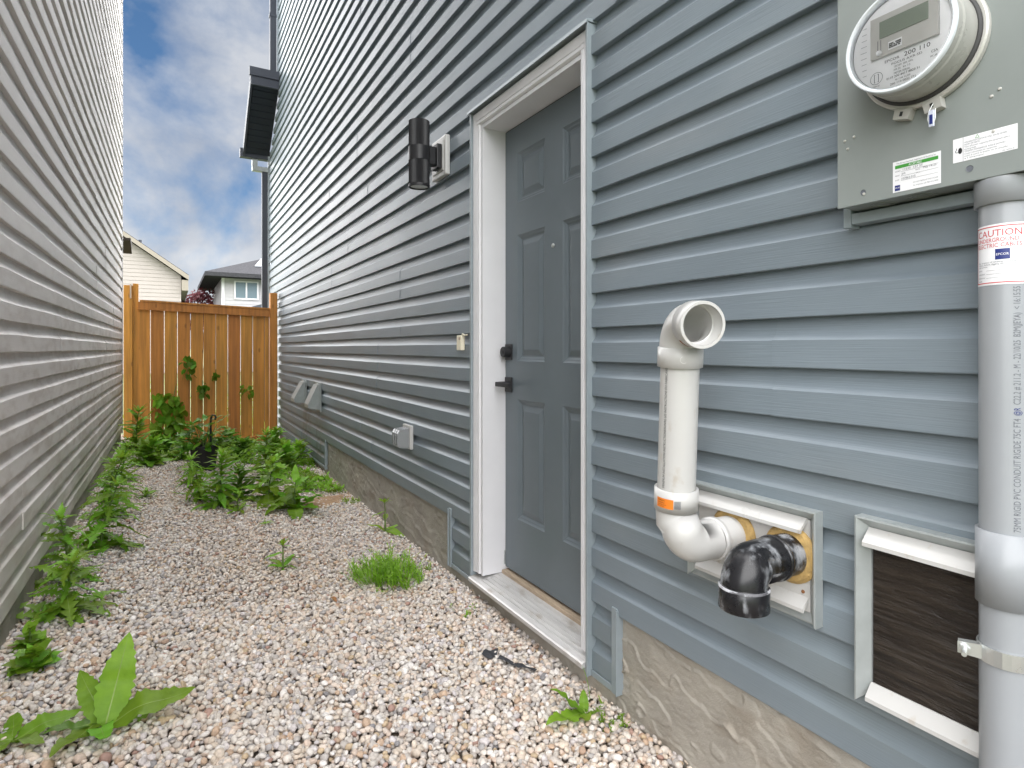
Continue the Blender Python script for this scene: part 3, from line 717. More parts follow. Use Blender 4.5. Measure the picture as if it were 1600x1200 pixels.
# ------------------------------------------------------------------ pipes
def arc(c, u, v, r, a0, a1, n=14):
    c, u, v = Vector(c), Vector(u).normalized(), Vector(v).normalized()
    return [c + (u * math.cos(a0 + (a1 - a0) * i / n) + v * math.sin(a0 + (a1 - a0) * i / n)) * r for i in range(n + 1)]
wpipe = thing('white_vent_pipe', 'white plastic vent pipe with an elbow at each end rising from the framed panel', 'vent pipe', (1.23, 1.0, .783))
PB = Vector((1.048, 1.020, .912)); PT = Vector((1.035, .996, 1.212)); ax = (PT - PB).normalized()
rp = .0445
mb = MB(); mb.sweep([PB, PT], rp, 40, False, False); pipe = mb.build('pipe', M['white_plastic'], wpipe)
# print along the pipe
def on_pipe(org, axis, ref, rad):
    axis = Vector(axis).normalized(); ref = (Vector(ref) - axis * Vector(ref).dot(axis)).normalized(); t_ = axis.cross(ref)
    def fn(s_, h):          # s along the axis, h around
        a = h / rad; return Vector(org) + axis * s_ + (ref * math.cos(a) + t_ * math.sin(a)) * rad
    return fn
view = Vector((-PB.x, -PB.y, 0)).normalized(); leftv = Vector((-view.y, view.x, 0)) * -1
refp = (view * .62 + Vector((-.86, .5, 0)) * .80)
_fp = on_pipe(PB, ax, refp, rp + .0004); mb = MB(); put_text(mb, 'MINIMUM INSTALLATION INSTRUCTIONS/SUIVRE LES INSTRUCTIONS DU FABRICANT', .0095, lambda a, b: _fp(a, -b), .012, -.004, .285); mb.build('print', M['ink'], pipe)
# lower elbow: hub, bend into the wall
hb = PB - ax * .045; mb = MB()
mb.sweep([PB + ax * .006, PB + ax * .005, hb, hb + Vector((0, 0, -.002))], [.0455, .0515, .0515, .0475], 40, False, False)
ex = Vector((1.224, 1.000, .783)); cz = .783
b0 = hb; path = [b0]
bend = arc((b0.x + .055, 1.008, cz + .055 - .001), (-1, 0, 0), (0, 0, -1), .055, 0, PI / 2, 12)
path += [Vector((b0.x, b0.y, p.z)) if i == 0 else p for i, p in enumerate(bend)] + [Vector((1.150, 1.003, cz))]
mb.sweep(path, .0475, 36, False, False)
mb.sweep([Vector((1.146, 1.003, cz)), Vector((1.148, 1.003, cz)), Vector((1.162, 1.002, cz)), Vector((1.1625, 1.002, cz))], [.0475, .0515, .0515, .0465], 36, False, False)
mb.sweep([Vector((1.162, 1.002, cz)), ex], .0462, 36, False, False)
el = mb.build('elbow', M['white_plastic'], wpipe)
fn = on_pipe(hb + ax * .006, ax, view * .72 + Vector((-.86, .5, 0)) * .66, .0521)
fl = lambda u_, v_: fn(v_, u_)
mb = MB(); put_rect(mb, fl, -.018, .006, .026, .029, 8); mb.build('sticker', M['ink_orange'], el)
fn2 = on_pipe(hb + ax * .006, ax, view * .72 + Vector((-.86, .5, 0)) * .66, .0524); fl2 = lambda u_, v_: fn2(v_, u_)
mb = MB()
put_text(mb, 'WARNING', .0042, fl2, -.015, .0225, .020); put_text(mb, 'AVERTISSEMENT', .003, fl2, -.015, .017, .020); put_text(mb, 'SEE INSTALLATION', .0025, fl2, -.015, .0125, .024); put_text(mb, 'VOIR NOTICE', .0025, fl2, -.015, .009, .018)
mb.build('print', M['ink'], el)
mb = MB()
for k in range(7): put_rect(mb, fl2, .029 + k * .0021, .008, .0300 + k * .0021, .027)
mb.build('barcode', M['ink_grey'], el)
# upper elbow: hub, bend towards the open end of the alley
th_ = PT + ax * .040; d_ = Vector((-.36, -.92, .10)).normalized()
mb = MB(); mb.sweep([PT - ax * .006, PT - ax * .005, th_, th_ + ax * .001], [.0455, .0520, .0520, .0480], 40, True, False)
dh = (d_ - ax * d_.dot(ax)).normalized(); rb = .058
bend = [th_ + dh * rb - dh * rb * math.cos(a) + ax * rb * math.sin(a) for a in [PI / 2 * i / 12 for i in range(13)]]
e_ = bend[-1] + dh * .006; tip = e_ + dh * .043
mb.sweep(bend + [e_], .0482, 36, False, False)
mb.sweep([e_ - dh * .001, e_, tip, tip + dh * .0012], [.0484, .0520, .0520, .0512], 40, False, False)
mb.sweep([tip + dh * .0012, tip + dh * .0010], [.0512, .0452], 40, False, False, False)
inner = [p for p in bend] + [e_, e_ + dh * .004]
mb.sweep([tip + dh * .0010, e_ + dh * .006, e_ + dh * .0055], [.0452, .0450, .0405], 40, False, False, True, True)
mb.sweep(list(reversed([th_] + inner)), .0405, 32, False, True, True, True)
el2 = mb.build('elbow', M['white_plastic'], wpipe)
fn = on_pipe(e_, dh, Vector((-.45, .2, -.87)), .0524)
mb = MB(); put_rect(mb, lambda a, b: fn(b, a), -.016, .010, .012, .019, 6); mb.build('sticker', M['dead'], el2)
fnC = on_pipe(PT, ax, view * .98 + Vector((.86, -.5, 0)) * .15, .0523)
mb = MB()
for k in range(10):
    a0, a1 = [R(110 + 200 * (k + j) / 10) for j in (0, 1)]
    mb.add([Vector(fnC(.016 + r_ * math.sin(a), .0 + r_ * math.cos(a))) for a, r_ in ((a0, .0085), (a1, .0085), (a1, .0072), (a0, .0072))], [(0, 1, 2, 3)])
mb.build('moulded_mark', mat('pale_pvc', (.70, .70, .68), .4), el2)  # open arc in a paler tone than the elbow

bp = thing('black_drain_elbow', 'scuffed black plastic elbow turning down out of the framed panel', 'pipe elbow', (1.23, .842, .776))
mb = MB(); zc = .782
mb.sweep([Vector((1.226, .842, zc)), Vector((1.168, .842, zc))], .0465, 36, False, False)
mb.sweep([Vector((1.1695, .842, zc)), Vector((1.169, .842, zc)), Vector((1.160, .842, zc)), Vector((1.1595, .842, zc))], [.0465, .0502, .0502, .047], 36, False, False)
cx = 1.074
bend = [Vector((1.166, .842, zc)), Vector((cx + .020, .842, zc))] + [Vector((cx + .020 - .036 * math.sin(a), .842 - .006 * math.sin(a), zc - .036 + .036 * math.cos(a))) for a in [PI / 2 * i / 12 for i in range(1, 13)]]
mb.sweep(bend, .0478, 36, False, False)
e0 = bend[-1]
mb.sweep([e0 + Vector((0, 0, .002)), e0, e0 + Vector((0, 0, -.003)), e0 + Vector((-.001, 0, -.048)), e0 + Vector((-.001, 0, -.0485))], [.0478, .0500, .0520, .0520, .051], 40, False, False)
mb.sweep([e0 + Vector((-.001, 0, -.0485)), e0 + Vector((-.001, 0, -.0484)), e0], [.051, .0450, .0445], 40, False, True, True, True)
bp_ = mb.build('elbow', M['black_plastic'], bp)
mb = MB(); mb.sweep([e0 + Vector((0, 0, .0005)), e0 + Vector((0, 0, -.0025)), e0 + Vector((0, 0, -.0045))], [.0503, .0525, .0526], 40, False, False); _cs = mat('dried_cement', (.10, .10, .11), .45, (60, .5)); add_layer(_cs, (.5, .51, .54), lambda n, l, p: rangef(n, l, nz(n, l, p, 34, (1, 1, 1), 6), .46, .58)); mb.build('cement_smear', _cs, bp)

# ------------------------------------------------------------------ electrical meter box
XM = 1.150; YM0, YM1, ZM0, ZM1 = .352, .687, 1.5265, 2.06
mbx = thing('electric_meter_box', 'grey-green electric meter box with a round glass-covered meter, upper right', 'meter box', (1.237, .52, ZM0))
mb = MB(); mb.box((XM + .002, YM0 + .002, ZM0 + .002), (1.2362, YM1 - .002, ZM1 - .002), .003)
mb.build('enclosure', M['meter_grey'], mbx)
lid = boxp('lid', (XM - .0015, YM0, ZM0), (XM + .0015, YM1, ZM1), M['meter_grey'], mbx, .0012)
mb = MB()
for y_, r_ in ((.625, .021), (.625, .014), (.555, .024), (.555, .017), (.555, .010)): mb.lathe([(r_, 0), (r_, .0012), (r_ - .0018, .0012), (r_ - .0018, 0)], (1.1925, y_, ZM0 + .002), (0, 0, -1), 30)
mb.build('knockout', M['meter_grey'], mbx)
for y_, z_ in ((.684 - .012, 1.657), (.684 - .03, 1.660), (.684 - .018, 1.640), (.422, 1.665), (.433, 1.657), (.635, 1.545), (.43, 1.60)):
    mb = MB(); mb.lathe([(.0001, .0025), (.0022, .002), (.0028, 0)], (XM - .0015, y_, z_), (-1, 0, 0), 10); mb.build('rivet', M['ring'], mbx)
for y_, z_ in ((.6365, 1.548), (.463, 1.548)):
    mb = MB(); mb.lathe([(.0055, .0008), (.0045, .0001), (.0001, .0001)], (XM - .0016, y_, z_), (-1, 0, 0), 16); mb.build('dimple', M['ink_grey'], mbx)
# frame channel under the box
mb = MB(); mb.box((1.205, .332, ZM0 - .024), (1.2364, .692, ZM0 - .0025), .002); mb.box((1.2045, .6922, ZM0 - .030), (1.2364, .708, ZM1 + .03), .002); mb.box((1.2055, .318, ZM0 - .030), (1.2364, .3318, ZM1 + .03), .002); mb.box((1.205, .3322, ZM1 + .003), (1.2364, .692, ZM1 + .03), .002)
mb.build('frame_strip', M['trim_grey'], mbx)
# the meter
MC = (.532, 1.773)
mb = MB(); o_ = (XM - .0016, MC[0], MC[1])
mb.lathe([(.099, 0), (.1005, .004), (.1005, .012), (.098, .015), (.094, .015)], o_, (-1, 0, 0), 72, False)
ring = mb.build('sealing_ring', M['ring'], mbx)
mb = MB(); mb.lathe([(.0938, .0005), (.0938, .019), (.0905, .021), (.0885, .021)], o_, (-1, 0, 0), 72); mb.build('gap', M['meter_dark'], mbx)
mb = MB(); mb.lathe([(.0885, .006), (.0885, .062), (.0868, .066), (.0868, .079)], o_, (-1, 0, 0), 72); meter = mb.build('meter', M['meter_body'], mbx)
mb = MB(); mb.lathe([(.0868, .0792), (.0875, .081), (.0875, .087), (.086, .0895), (.083, .0895), (.079, .084), (.079, .079)], o_, (-1, 0, 0), 72, True); mb.build('rim', mat('clear_rim', (.70, .74, .78), .12, spec=.8), meter)
mb = MB(); mb.lathe([(.0788, .0885), (.05, .0905), (.0001, .0915)], o_, (-1, 0, 0), 72, True); mb.build('glass_cover', M['glass'], meter)
mb = MB(); mb.lathe([(.0788, .0778), (.0001, .0778)], o_, (-1, 0, 0), 72); face = mb.build('face_plate', M['face'], meter)
xf = XM - .0016 - .0780
def onface(dx): return lambda u_, v_: (xf - dx, MC[0] - u_, MC[1] + v_)      # u to the right as seen, v up
f0 = onface(.0004); f1 = onface(.0010)
mb = MB(); mb.box((xf - .006, MC[0] + .046, MC[1] - .019), (xf - .0002, MC[0] - .060, MC[1] + .052), .001); mb.build('face_panel', mat('face_grey', (.56, .55, .53), .5, (30, .04)), face)
mb = MB(); mb.box((xf - .0075, MC[0] + .030, MC[1] + .012), (xf - .0062, MC[0] - .046, MC[1] + .041), .0005); mb.build('display', mat('lcd', (.26, .30, .25), .2), face)
f2 = lambda u_, v_: (xf - .0079, MC[0] - u_, MC[1] + v_); f3 = lambda u_, v_: (xf - .0065, MC[0] - u_, MC[1] + v_)
mb = MB()
put_text(mb, '200 110', .0105, f0, .006, -.031, .040)
put_text(mb, 'EPCOR', .0065, f0, -.025, -.0305, .024)
for k, (t_, x_, w_, s_) in enumerate((('FOCUS AXR-SD', -.014, .048, .0055), ('120-240V  200A  60Hz', -.010, .030, .0045), ('FM 2S   Kh 7.2', -.010, .026, .0045), ('METER SERIAL', -.010, .026, .0045), ('0110 200 4417 8820 31', -.022, .052, .0055), ('AE-1144  CL200', -.008, .024, .004), ('200 110 0032 771', -.016, .040, .005), ('CANADA', -.006, .018, .0035))):
    put_text(mb, t_, s_, f0, x_, -.038 - .0057 * k, w_)
put_text(mb, 'FORM 2S', .0038, f0, -.0475, -.066, .014); put_text(mb, 'CSA', .006, f0, .047, -.043, .010); put_text(mb, 'MC-08', .004, f0, .046, -.050, .010)
mb.build('print', M['ink'], face)
mb = MB()
mb.lathe([(.0105, .0004), (.0098, .0004)], (xf, MC[0] + .0385, MC[1] - .051), (-1, 0, 0), 32)
for (a, b, c, d) in ((-.0425, -.0575, -.0415, -.0445), (-.0355, -.0575, -.0345, -.0445), (-.0425, -.0450, -.0405, -.0440), (-.0365, -.0450, -.0345, -.0440), (-.0425, -.0580, -.0405, -.0570), (-.0365, -.058, -.0345, -.057)): put_rect(mb, f0, a, b, c, d)
put_rect(mb, f3, -.0335, -.008, -.0325, .01); put_rect(mb, f3, -.0285, -.008, -.0275, .01)
for k in range(9): put_rect(mb, f0, -.066 + .001 * abs(4 - k), -.04 + k * .0105, -.055, -.0394 + k * .0105)
mb.build('diagram', M['ink_grey'], face)
mb = MB(); mb.lathe([(.0001, .006), (.003, .0055), (.0045, .002), (.0045, 0)], (xf - .0061, MC[0] + .0305, MC[1] - .012), (-1, 0, 0), 16); mb.build('button', M['face'], face)
mb = MB(); put_rect(mb, f3, -.016, -.013, .006, .001); mb.build('print', M['face'], face)
mb = MB()
for k in range(13):
    for j in range(3):
        if rnd.random() < .66: put_rect(mb, lambda a, b: (xf - .0069, MC[0] - a, MC[1] + b), -.0145 + k * .0015, -.0105 + j * .003, -.0133 + k * .0015, -.008 + j * .003)
mb.build('barcode', M['ink'], face)
# ring clamps, wire seal
for a0, nm in ((255, 'clamp'), (281, 'clamp')):
    mb = MB(); a = R(a0); rr_ = .108
    cy = MC[0] - rr_ * math.cos(a); cz_ = MC[1] + rr_ * math.sin(a)
    sdir = Vector((0, -math.cos(a), math.sin(a))); tdir = Vector((0, math.sin(a), math.cos(a)))
    B = lambda o, s_, t_: Vector((XM - .002 - o, cy, cz_)) + sdir * s_ + tdir * t_
    mb.add([B(o, s_, t_) for o in (.0, .017) for s_, t_ in ((-.009, -.014), (.009, -.013), (.009, .013), (-.009, .014))], [(0, 1, 2, 3), (7, 6, 5, 4), (0, 4, 5, 1), (1, 5, 6, 2), (2, 6, 7, 3), (3, 7, 4, 0)])
    o = mb.build('clamp', M['ring'], mbx)
    mb = MB(); mb.add([B(.0175, s_, t_) for s_, t_ in ((-.004, -.003), (.004, -.003), (.004, .002), (-.004, .002))], [(0, 1, 2, 3)]); mb.build('slot', M['meter_dark'], o)
mb = MB(); sy, sz = .512, 1.66
mb.sweep([(1.128, .508, 1.668), (1.124, .513, 1.655), (1.124, .5145, 1.642), (1.124, .512, 1.632), (1.124, .506, 1.630), (1.124, .503, 1.642), (1.126, .504, 1.658)], .0009, 6); seal = mb.build('seal_wire', M['zinc'], mbx)
mb = MB(); mb.box((1.122, .5045, 1.628), (1.126, .5125, 1.656), .001); mb.build('seal_tag', mat('clear_tag', (.62, .66, .78), .2), seal)
mb = MB(); mb.box((1.1212, .5062, 1.632), (1.1222, .5108, 1.648)); mb.build('seal_print', M['ink_blue'], seal)

# labels on the lid
def onlid(y_left, z_low, d=.0004): return lambda u_, v_: (XM - .0015 - d, y_left - u_, z_low + v_)
def px_lid(x, y):
    a = x - 800; X_ = 462.5 + .8645 * a; Y_ = 795.3 - .5027 * a; t_ = XM / X_; return (Y_ * t_, 1.25 + (544 - y) * t_)
g0 = onlid(.583, 1.5345); g1 = onlid(.583, 1.5345, .0008); W1, H1 = .078, .056
mb = MB(); put_rect(mb, g0, 0, 0, W1, H1); st_ = mb.build('inspection_sticker', M['paper'], mbx)
mb = MB(); put_rect(mb, g1, .004, .0425, .074, .0485); mb.build('green_bar', M['ink_green'], st_)
g2 = onlid(.583, 1.5345, .0012)
mb = MB(); put_text(mb, 'ACCEPTABLE', .0058, g2, .027, .0435, .021); put_text(mb, 'EPCOR', .0035, lambda a, b: g2(a, b), .0045, .0065, .0075); mb.build('print', M['ink_white'], st_)
mb = MB(); put_rect(mb, g1, .0035, .0025, .0125, .0125); mb.build('logo_square', M['ink_blue'], st_)
mb = MB()
put_text(mb, 'This Service has been inspected and found to be', .0042, g1, .006, .0505, .064)
for t_, x_, y_, w_, s_ in (('ADDRESS', .004, .0365, .009, .0032), ('11035  157 ST', .016, .0372, .034, .0055), ('PERMIT', .004, .0285, .008, .0032), ('JM', .015, .0295, .006, .0055), ('DATE', .038, .0320, .007, .0032), ('May 14-25', .050, .0325, .021, .005), ('LIC #', .039, .0265, .006, .003), ('INSP', .004, .0205, .007, .0032), ('107862-015', .014, .0208, .024, .0058), ('DO NOT REMOVE THIS STICKER', .034, .0105, .040, .0034), ('For inquiries call 780-412-3000', .034, .0052, .040, .0034)):
    put_text(mb, t_, s_, g1, x_, y_, w_)
for y_ in (.0355, .0275, .0195): put_rect(mb, g1, .014, y_, .074, y_ + .0004)
mb.build('print', M['ink_grey'], st_)
YL_, ZL_ = px_lid(1490, 256)
h0 = onlid(YL_, ZL_); h1 = onlid(YL_, ZL_, .0008); W2, H2 = .088, .040
mb = MB(); put_rect(mb, h0, 0, 0, W2, H2); wl = mb.build('warning_label', M['paper'], mbx)
mb = MB()
for k, (t_, w_) in enumerate((('HAZARDOUS VOLTAGE WILL CAUSE SEVERE', .058), ('INJURY OR DEATH.', .022), ('Turn off power supplying this equipment before', .062), ('working inside.', .017), ('TENSION DANGEREUSE. RISQUE DE MORT.', .057), ('Couper l alimentation de l equipement', .045), ('avant d ouvrir le boitier ou de travailler', .060), ('a l interieur.', .029))):
    put_text(mb, t_, .0036, h1, .0165, .0295 - .0038 * k, w_)
put_text(mb, 'LBL-40722-B', .0026, h1, .068, .0015, .016)
put_rect(mb, h1, .0145, .0, .0150, H2)
mb.build('print', M['ink_grey'], wl)
mb = MB()
for a, b in (((.032, .0335), (.0375, .0335)), ((.0375, .0335), (.03475, .039)), ((.03475, .039), (.032, .0335))):
    p0, p1 = Vector(a), Vector(b); n_ = (p1 - p0).orthogonal().normalized() * .0003
    mb.add([h1(*(p0 - n_)), h1(*(p1 - n_)), h1(*(p1 + n_)), h1(*(p0 + n_))], [(0, 1, 2, 3)])
mb.build('warning_triangle', M['ink_green'], wl)
mb = MB()
def blob(cx_, cy_, rx, ry, n=14): mb.add([h1(cx_ + rx * math.cos(2 * PI * k / n), cy_ + ry * math.sin(2 * PI * k / n)) for k in range(n)], [list(range(n))])
blob(.0105, .0185, .0030, .0052); 
for p0, p1 in (((.0075, .0165), (.0045, .0165)), ((.0045, .0165), (.0035, .019)), ((.0035, .019), (.0055, .021)), ((.0055, .021), (.005, .024))):
    p0, p1 = Vector(p0), Vector(p1); n_ = (p1 - p0).orthogonal().normalized() * .0004
    mb.add([h1(*(p0 - n_)), h1(*(p1 - n_)), h1(*(p1 + n_)), h1(*(p0 + n_))], [(0, 1, 2, 3)])
mb.build('pictogram', M['ink'], wl)

# ------------------------------------------------------------------ conduit
CX, CY, CR = 1.190, .4285, .0365
cb0 = Vector((CX - .012, CY - .006, .10)); ct0 = Vector((CX, CY, ZM0 - .001)); cax = (ct0 - cb0).normalized()
cat = lambda z: cb0 + (ct0 - cb0) * ((z - cb0.z) / (ct0.z - cb0.z))
cond = thing('conduit', 'tall grey plastic conduit dropping from the meter box at the right edge', 'conduit', tuple(cb0))
mb = MB(); mb.sweep([cb0, cat(.89)], CR, 40, False, False); mb.build('pipe', M['conduit'], cond)
mb = MB(); mb.sweep([cat(.891), ct0], CR, 40, False, False); cp = mb.build('pipe', M['conduit'], cond)
mb = MB(); mb.sweep([cat(1.484), cat(1.4842), cat(1.524), ct0], [CR + .0005, .0425, .0425, .0425], 40, False, False); mb.build('coupling', M['conduit'], cond)
mb = MB(); mb.sweep([cat(.832), cat(.8322), cat(.952), cat(.9522)], [CR + .0005, .0415, .0415, CR + .0005], 40, False, False); mb.build('coupling', M['conduit'], cond)
vw = Vector((-CX, -CY, 0)).normalized(); rt = Vector((-vw.y, vw.x, 0))
if rt.dot(Vector((.86, -.5, 0))) < 0: rt = -rt
# printed line, reading upwards, on the right of the visible face
_fc = on_pipe(cat(.956), cax, vw * .93 + rt * .36, CR + .0004); fnp = lambda a, b: _fc(a, -b)
mb = MB(); put_text(mb, '75MM RIGID PVC CONDUIT RIGIDE 75C FT4', .0135, fnp, .002, -.004, .180); mb.build('print', M['ink_grey'], cp); mb = MB(); put_text(mb, 'C22.2 # 211.2 - M - 22/10/25  B2M(JEYA)  < 16:15:55', .0135, fnp, .204, -.004, .188); mb.build('print', M['ink_grey'], cp)
mb = MB(); put_text(mb, '@R', .0125, fnp, .1865, -.004, .013); mb.build('print', M['ink_blue'], cp)
# caution label wrapped round the pipe
sgn = 1 if (cax.cross((vw - cax * vw.dot(cax)).normalized())).dot(rt) > 0 else -1
def wrap(rad, z0): 
    f_ = on_pipe(cat(z0), cax, vw, rad)
    return lambda u_, v_: f_(v_, sgn * u_)
LZ = 1.352; LH = .098
a0 = wrap(CR + .0005, LZ); a1 = wrap(CR + .0009, LZ); a2 = wrap(CR + .0013, LZ)
mb = MB(); put_rect(mb, a0, -.052, 0, .030, LH, 24); lab = mb.build('caution_label', M['paper'], cond)
mb = MB()
put_rect(mb, a1, -.050, .003, .027, .0045, 20); put_rect(mb, a1, -.050, LH - .0045, .027, LH - .003, 20); put_rect(mb, a1, .0258, .0045, .027, LH - .0045); put_rect(mb, a1, -.050, .0045, -.0488, LH - .0045)
put_text(mb, 'CAUTION', .0155, a1, -.046, .0785, .066); put_text(mb, 'UNDERGROUND', .0095, a1, -.046, .0695, .062); put_text(mb, 'ELECTRIC CABLES', .0095, a1, -.046, .0608, .066)
mb.build('print', M['ink_red'], lab)
mb = MB(); put_rect(mb, a1, -.0145, .0405, .0045, .0575, 6); mb.build('logo_square', M['ink_blue'], lab)
mb = MB(); put_text(mb, 'EPCOR', .0052, a2, -.0135, .0470, .0165); mb.build('print', M['ink_white'], lab)
mb = MB()
for t_, y_, w_ in (('For location of Underground Electrical', .0360, .066), ('Cables, before digging call the closest one', .0325, .066), ('call service', .0290, .018)): put_text(mb, t_, .0036, a1, -.044, y_, w_)
for t_, y_ in (('DATE', .0235), ('ADDRESS', .0175), ('PHONE NO', .0115), ('NAME', .0062)): put_text(mb, t_, .0030, a1, -.044, y_, .014 if len(t_) > 5 else .008)
for y_ in (.0235, .0175, .0115): put_rect(mb, a1, -.028, y_, .022, y_ + .0004, 12)
mb.build('print', M['ink_grey'], lab)
# strap and bolt
mb = MB(); zs = .752
c_ = cat(zs); n_ = 22; pts = []
ang0 = math.atan2(rt.y, rt.x)
for k in range(n_ + 1):
    a = ang0 + R(360) * k / n_; pts.append((math.cos(a), math.sin(a)))
cc = (c_.x, c_.y)
vs_ = []
for ca, sa in pts:
    for r_, dz in ((CR + .0008, -.013), (CR + .0035, -.013), (CR + .0035, .013), (CR + .0008, .013)): vs_.append((cc[0] + ca * r_, cc[1] + sa * r_, zs + dz))
mb.add(vs_, [(4 * i + j, 4 * i + (j + 1) % 4, 4 * i + 4 + (j + 1) % 4, 4 * i + 4 + j) for i in range(n_) for j in range(4)], False)
strap = mb.build('strap', M['zinc'], cond)
lft = -rt; base_ = Vector((c_.x, c_.y, zs)) + lft * (CR + .001)
mb = MB()
for off in (.010, .021):
    e0_ = base_ + vw * off; d1 = (lft * .95 + vw * .1).normalized()
    w_ = Vector((0, 0, .012)); tt = vw * .0022; p1 = e0_ + d1 * .026
    q0 = base_ + vw * off - lft * .012
    mb.add([q0 - w_, p1 - w_ * .8, p1 + w_ * .8, q0 + w_, q0 - w_ + tt, p1 - w_ * .8 + tt, p1 + w_ * .8 + tt, q0 + w_ + tt], [(0, 1, 2, 3), (7, 6, 5, 4), (0, 4, 5, 1), (1, 5, 6, 2), (2, 6, 7, 3), (3, 7, 4, 0)])
mb.build('strap_ear', M['zinc'], strap)
mb = MB(); b0_ = base_ + lft * .016
mb.sweep([b0_ + vw * .002, b0_ + vw * .052], .0038, 12, True, True, True); mb.sweep([b0_ + vw * .0245, b0_ + vw * .031], .0075, 6, True, True, False); mb.build('bolt', M['zinc'], strap)

# ------------------------------------------------------------------ fence
fence = thing('wooden_fence', 'stained cedar plank fence closing the far end of the alley', 'fence', (.4, 8.2, .05))
edges = [213.3, 235, 256.7, 277.3, 297.7, 317.7, 337.3, 356, 376, 395, 413.3]
def fx(x):
    a = x - 800; return (462.5 + .8645 * a) / (795.3 - .5027 * a) * 8.2
bx = [fx(e) for e in edges] + [1.118]
for i in range(len(bx) - 1):
    g_ = .0052 if i not in (6,) else .003
    mb = MB(); zt = 1.735 - .045 * i / 10
    mb.box((bx[i] + g_ * .6, 8.200 + rnd.uniform(-.003, .003), .085), (bx[i + 1] - g_ * .6, 8.219, zt), .0025); mb.build('fence_board', M['wood'], fence)
def rail(z0a, z0b, h, y0, y1, xa, xb):
    m_ = MB(); m_.add([(x, y, z0 + dz) for x, z0 in ((xa, z0a), (xb, z0b)) for y in (y0, y1) for dz in (0, h)], [(0, 1, 3, 2), (4, 6, 7, 5), (0, 4, 5, 1), (2, 3, 7, 6), (1, 5, 7, 3), (0, 2, 6, 4)]); return m_
rail(1.705, 1.655, .092, 8.160, 8.1985, -.318, 1.122).build('top_rail', M['wood'], fence)
rail(1.798, 1.748, .020, 8.150, 8.26, -.30, 1.12).build('cap_rail', M['wood'], fence)
rail(.062, .035, .080, 8.165, 8.1985, -.31, 1.12).build('bottom_rail', M['wood'], fence)
boxp('fence_post', (-.462, 8.175, -.05), (-.375, 8.30, 1.985), M['wood'], fence, .003)
boxp('fence_post', (-.373, 8.21, -.05), (-.318, 8.30, 2.01), M['wood'], fence, .003)
boxp('post_block', (-.400, 8.155, 1.83), (-.385, 8.174, 2.00), mat('weathered_end_grain', (.62, .52, .42), .7, (20, .15)), fence)
boxp('fence_post', (1.124, 8.145, -.05), (1.212, 8.235, 1.965), M['wood'], fence, .004)

# ------------------------------------------------------------------ leaves and plants
def leaf_mesh(name, kind, m, seed=0):
    rr = random.Random(seed); mb = MB(); n = 16 if kind == 'thistle' else 22 if kind == 'dock' else 12
    st = []
    for i in range(n + 1):
        t = i / n
        if kind == 'thistle':
            env = .235 * math.sin(PI * min(1, t * .86 + .14)) ** .7 * (1 - .35 * t); k = 1.0 if i % 2 else .30
            wl_ = env * k * rr.uniform(.85, 1.15); dy_ = -.045 if i % 2 else .02
        elif kind == 'dock': wl_ = .195 * math.sin(PI * min(1, t ** .8 * .97 + .03)) ** .75 * (1.06 if i % 2 else .92) * (1 + .06 * math.sin(i * 2.3)); dy_ = 0
        elif kind == 'lance': wl_ = .135 * math.sin(PI * min(1, t ** .85 * .98 + .02)) ** .8; dy_ = 0
        elif kind == 'heart':
            wl_ = .50 * math.sin(PI * min(1, t * .88 + .13)) ** .8 * (1 - t) ** .35 if t < 1 else 0; dy_ = -.22 * max(0, 1 - t * 3.0)
        else: wl_ = .03 * math.sin(PI * min(1, t * .95 + .05)); dy_ = 0
        if t == 1: wl_ = .003
        st.append((t, wl_, dy_))
    bend_ = {'thistle': .30, 'dock': .22, 'lance': .28, 'heart': .15, 'needle': .3}[kind] * rr.uniform(.7, 1.2)
    vs_ = []
    for t, wl_, dy_ in st:
        zc_ = -bend_ * t * t + .03 * math.sin(t * 9 + seed); fold = .35 if kind != 'heart' else .15
        wv = (.04 * math.sin(t * 22 + seed) if kind in ('dock', 'thistle') else 0)
        if kind == 'dock': wv += .045 * (1 if i % 2 else -1)
        vs_ += [(-wl_, t + dy_, zc_ + wl_ * fold + wv * wl_ * 4), (0, t, zc_), (wl_, t + dy_, zc_ + wl_ * fold + (wv if kind == 'dock' else -wv) * wl_ * 4)]
    mb.add(vs_, [q_ for i in range(n) for q_ in ((3 * i, 3 * i + 1, 3 * i + 4, 3 * i + 3), (3 * i + 1, 3 * i + 2, 3 * i + 5, 3 * i + 4))], True)
    if kind in ('dock', 'thistle', 'lance', 'heart'):
        mb.cm = 1; rw = .0075 if kind == 'dock' else .006; rb_ = []
        for (t, wl_, dy_), c_ in zip(st, vs_[1::3]): rb_ += [(-rw * (1.1 - t), c_[1], c_[2] + .006), (rw * (1.1 - t), c_[1], c_[2] + .006)]
        mb.add(rb_, [(2 * i, 2 * i + 1, 2 * i + 3, 2 * i + 2) for i in range(n)], True)
    me = mb.mesh(name); me.materials.append(m); me.materials.append(M['rib']); return me
LM = {}
for kd in ('thistle', 'dock', 'lance', 'heart', 'needle'):
    for mk in ('leaf', 'leaf_dark', 'leaf_bright'):
        LM[(kd, mk)] = [leaf_mesh('leaf', kd, M[mk], s_ * 3 + 1) for s_ in range(3)]
def leaf(parent, kd, mk, pos, az, el, L, roll=0., rr=rnd):
    o = bpy.data.objects.new('leaf', rr.choice(LM[(kd, mk)])); C.objects.link(o); o.parent = parent
    o.matrix_local = Matrix.Translation(Vector(pos)) @ Matrix.Rotation(az, 4, 'Z') @ Matrix.Rotation(el, 4, 'X') @ Matrix.Rotation(roll, 4, 'Y') @ Matrix.Scale(L, 4)
    return o
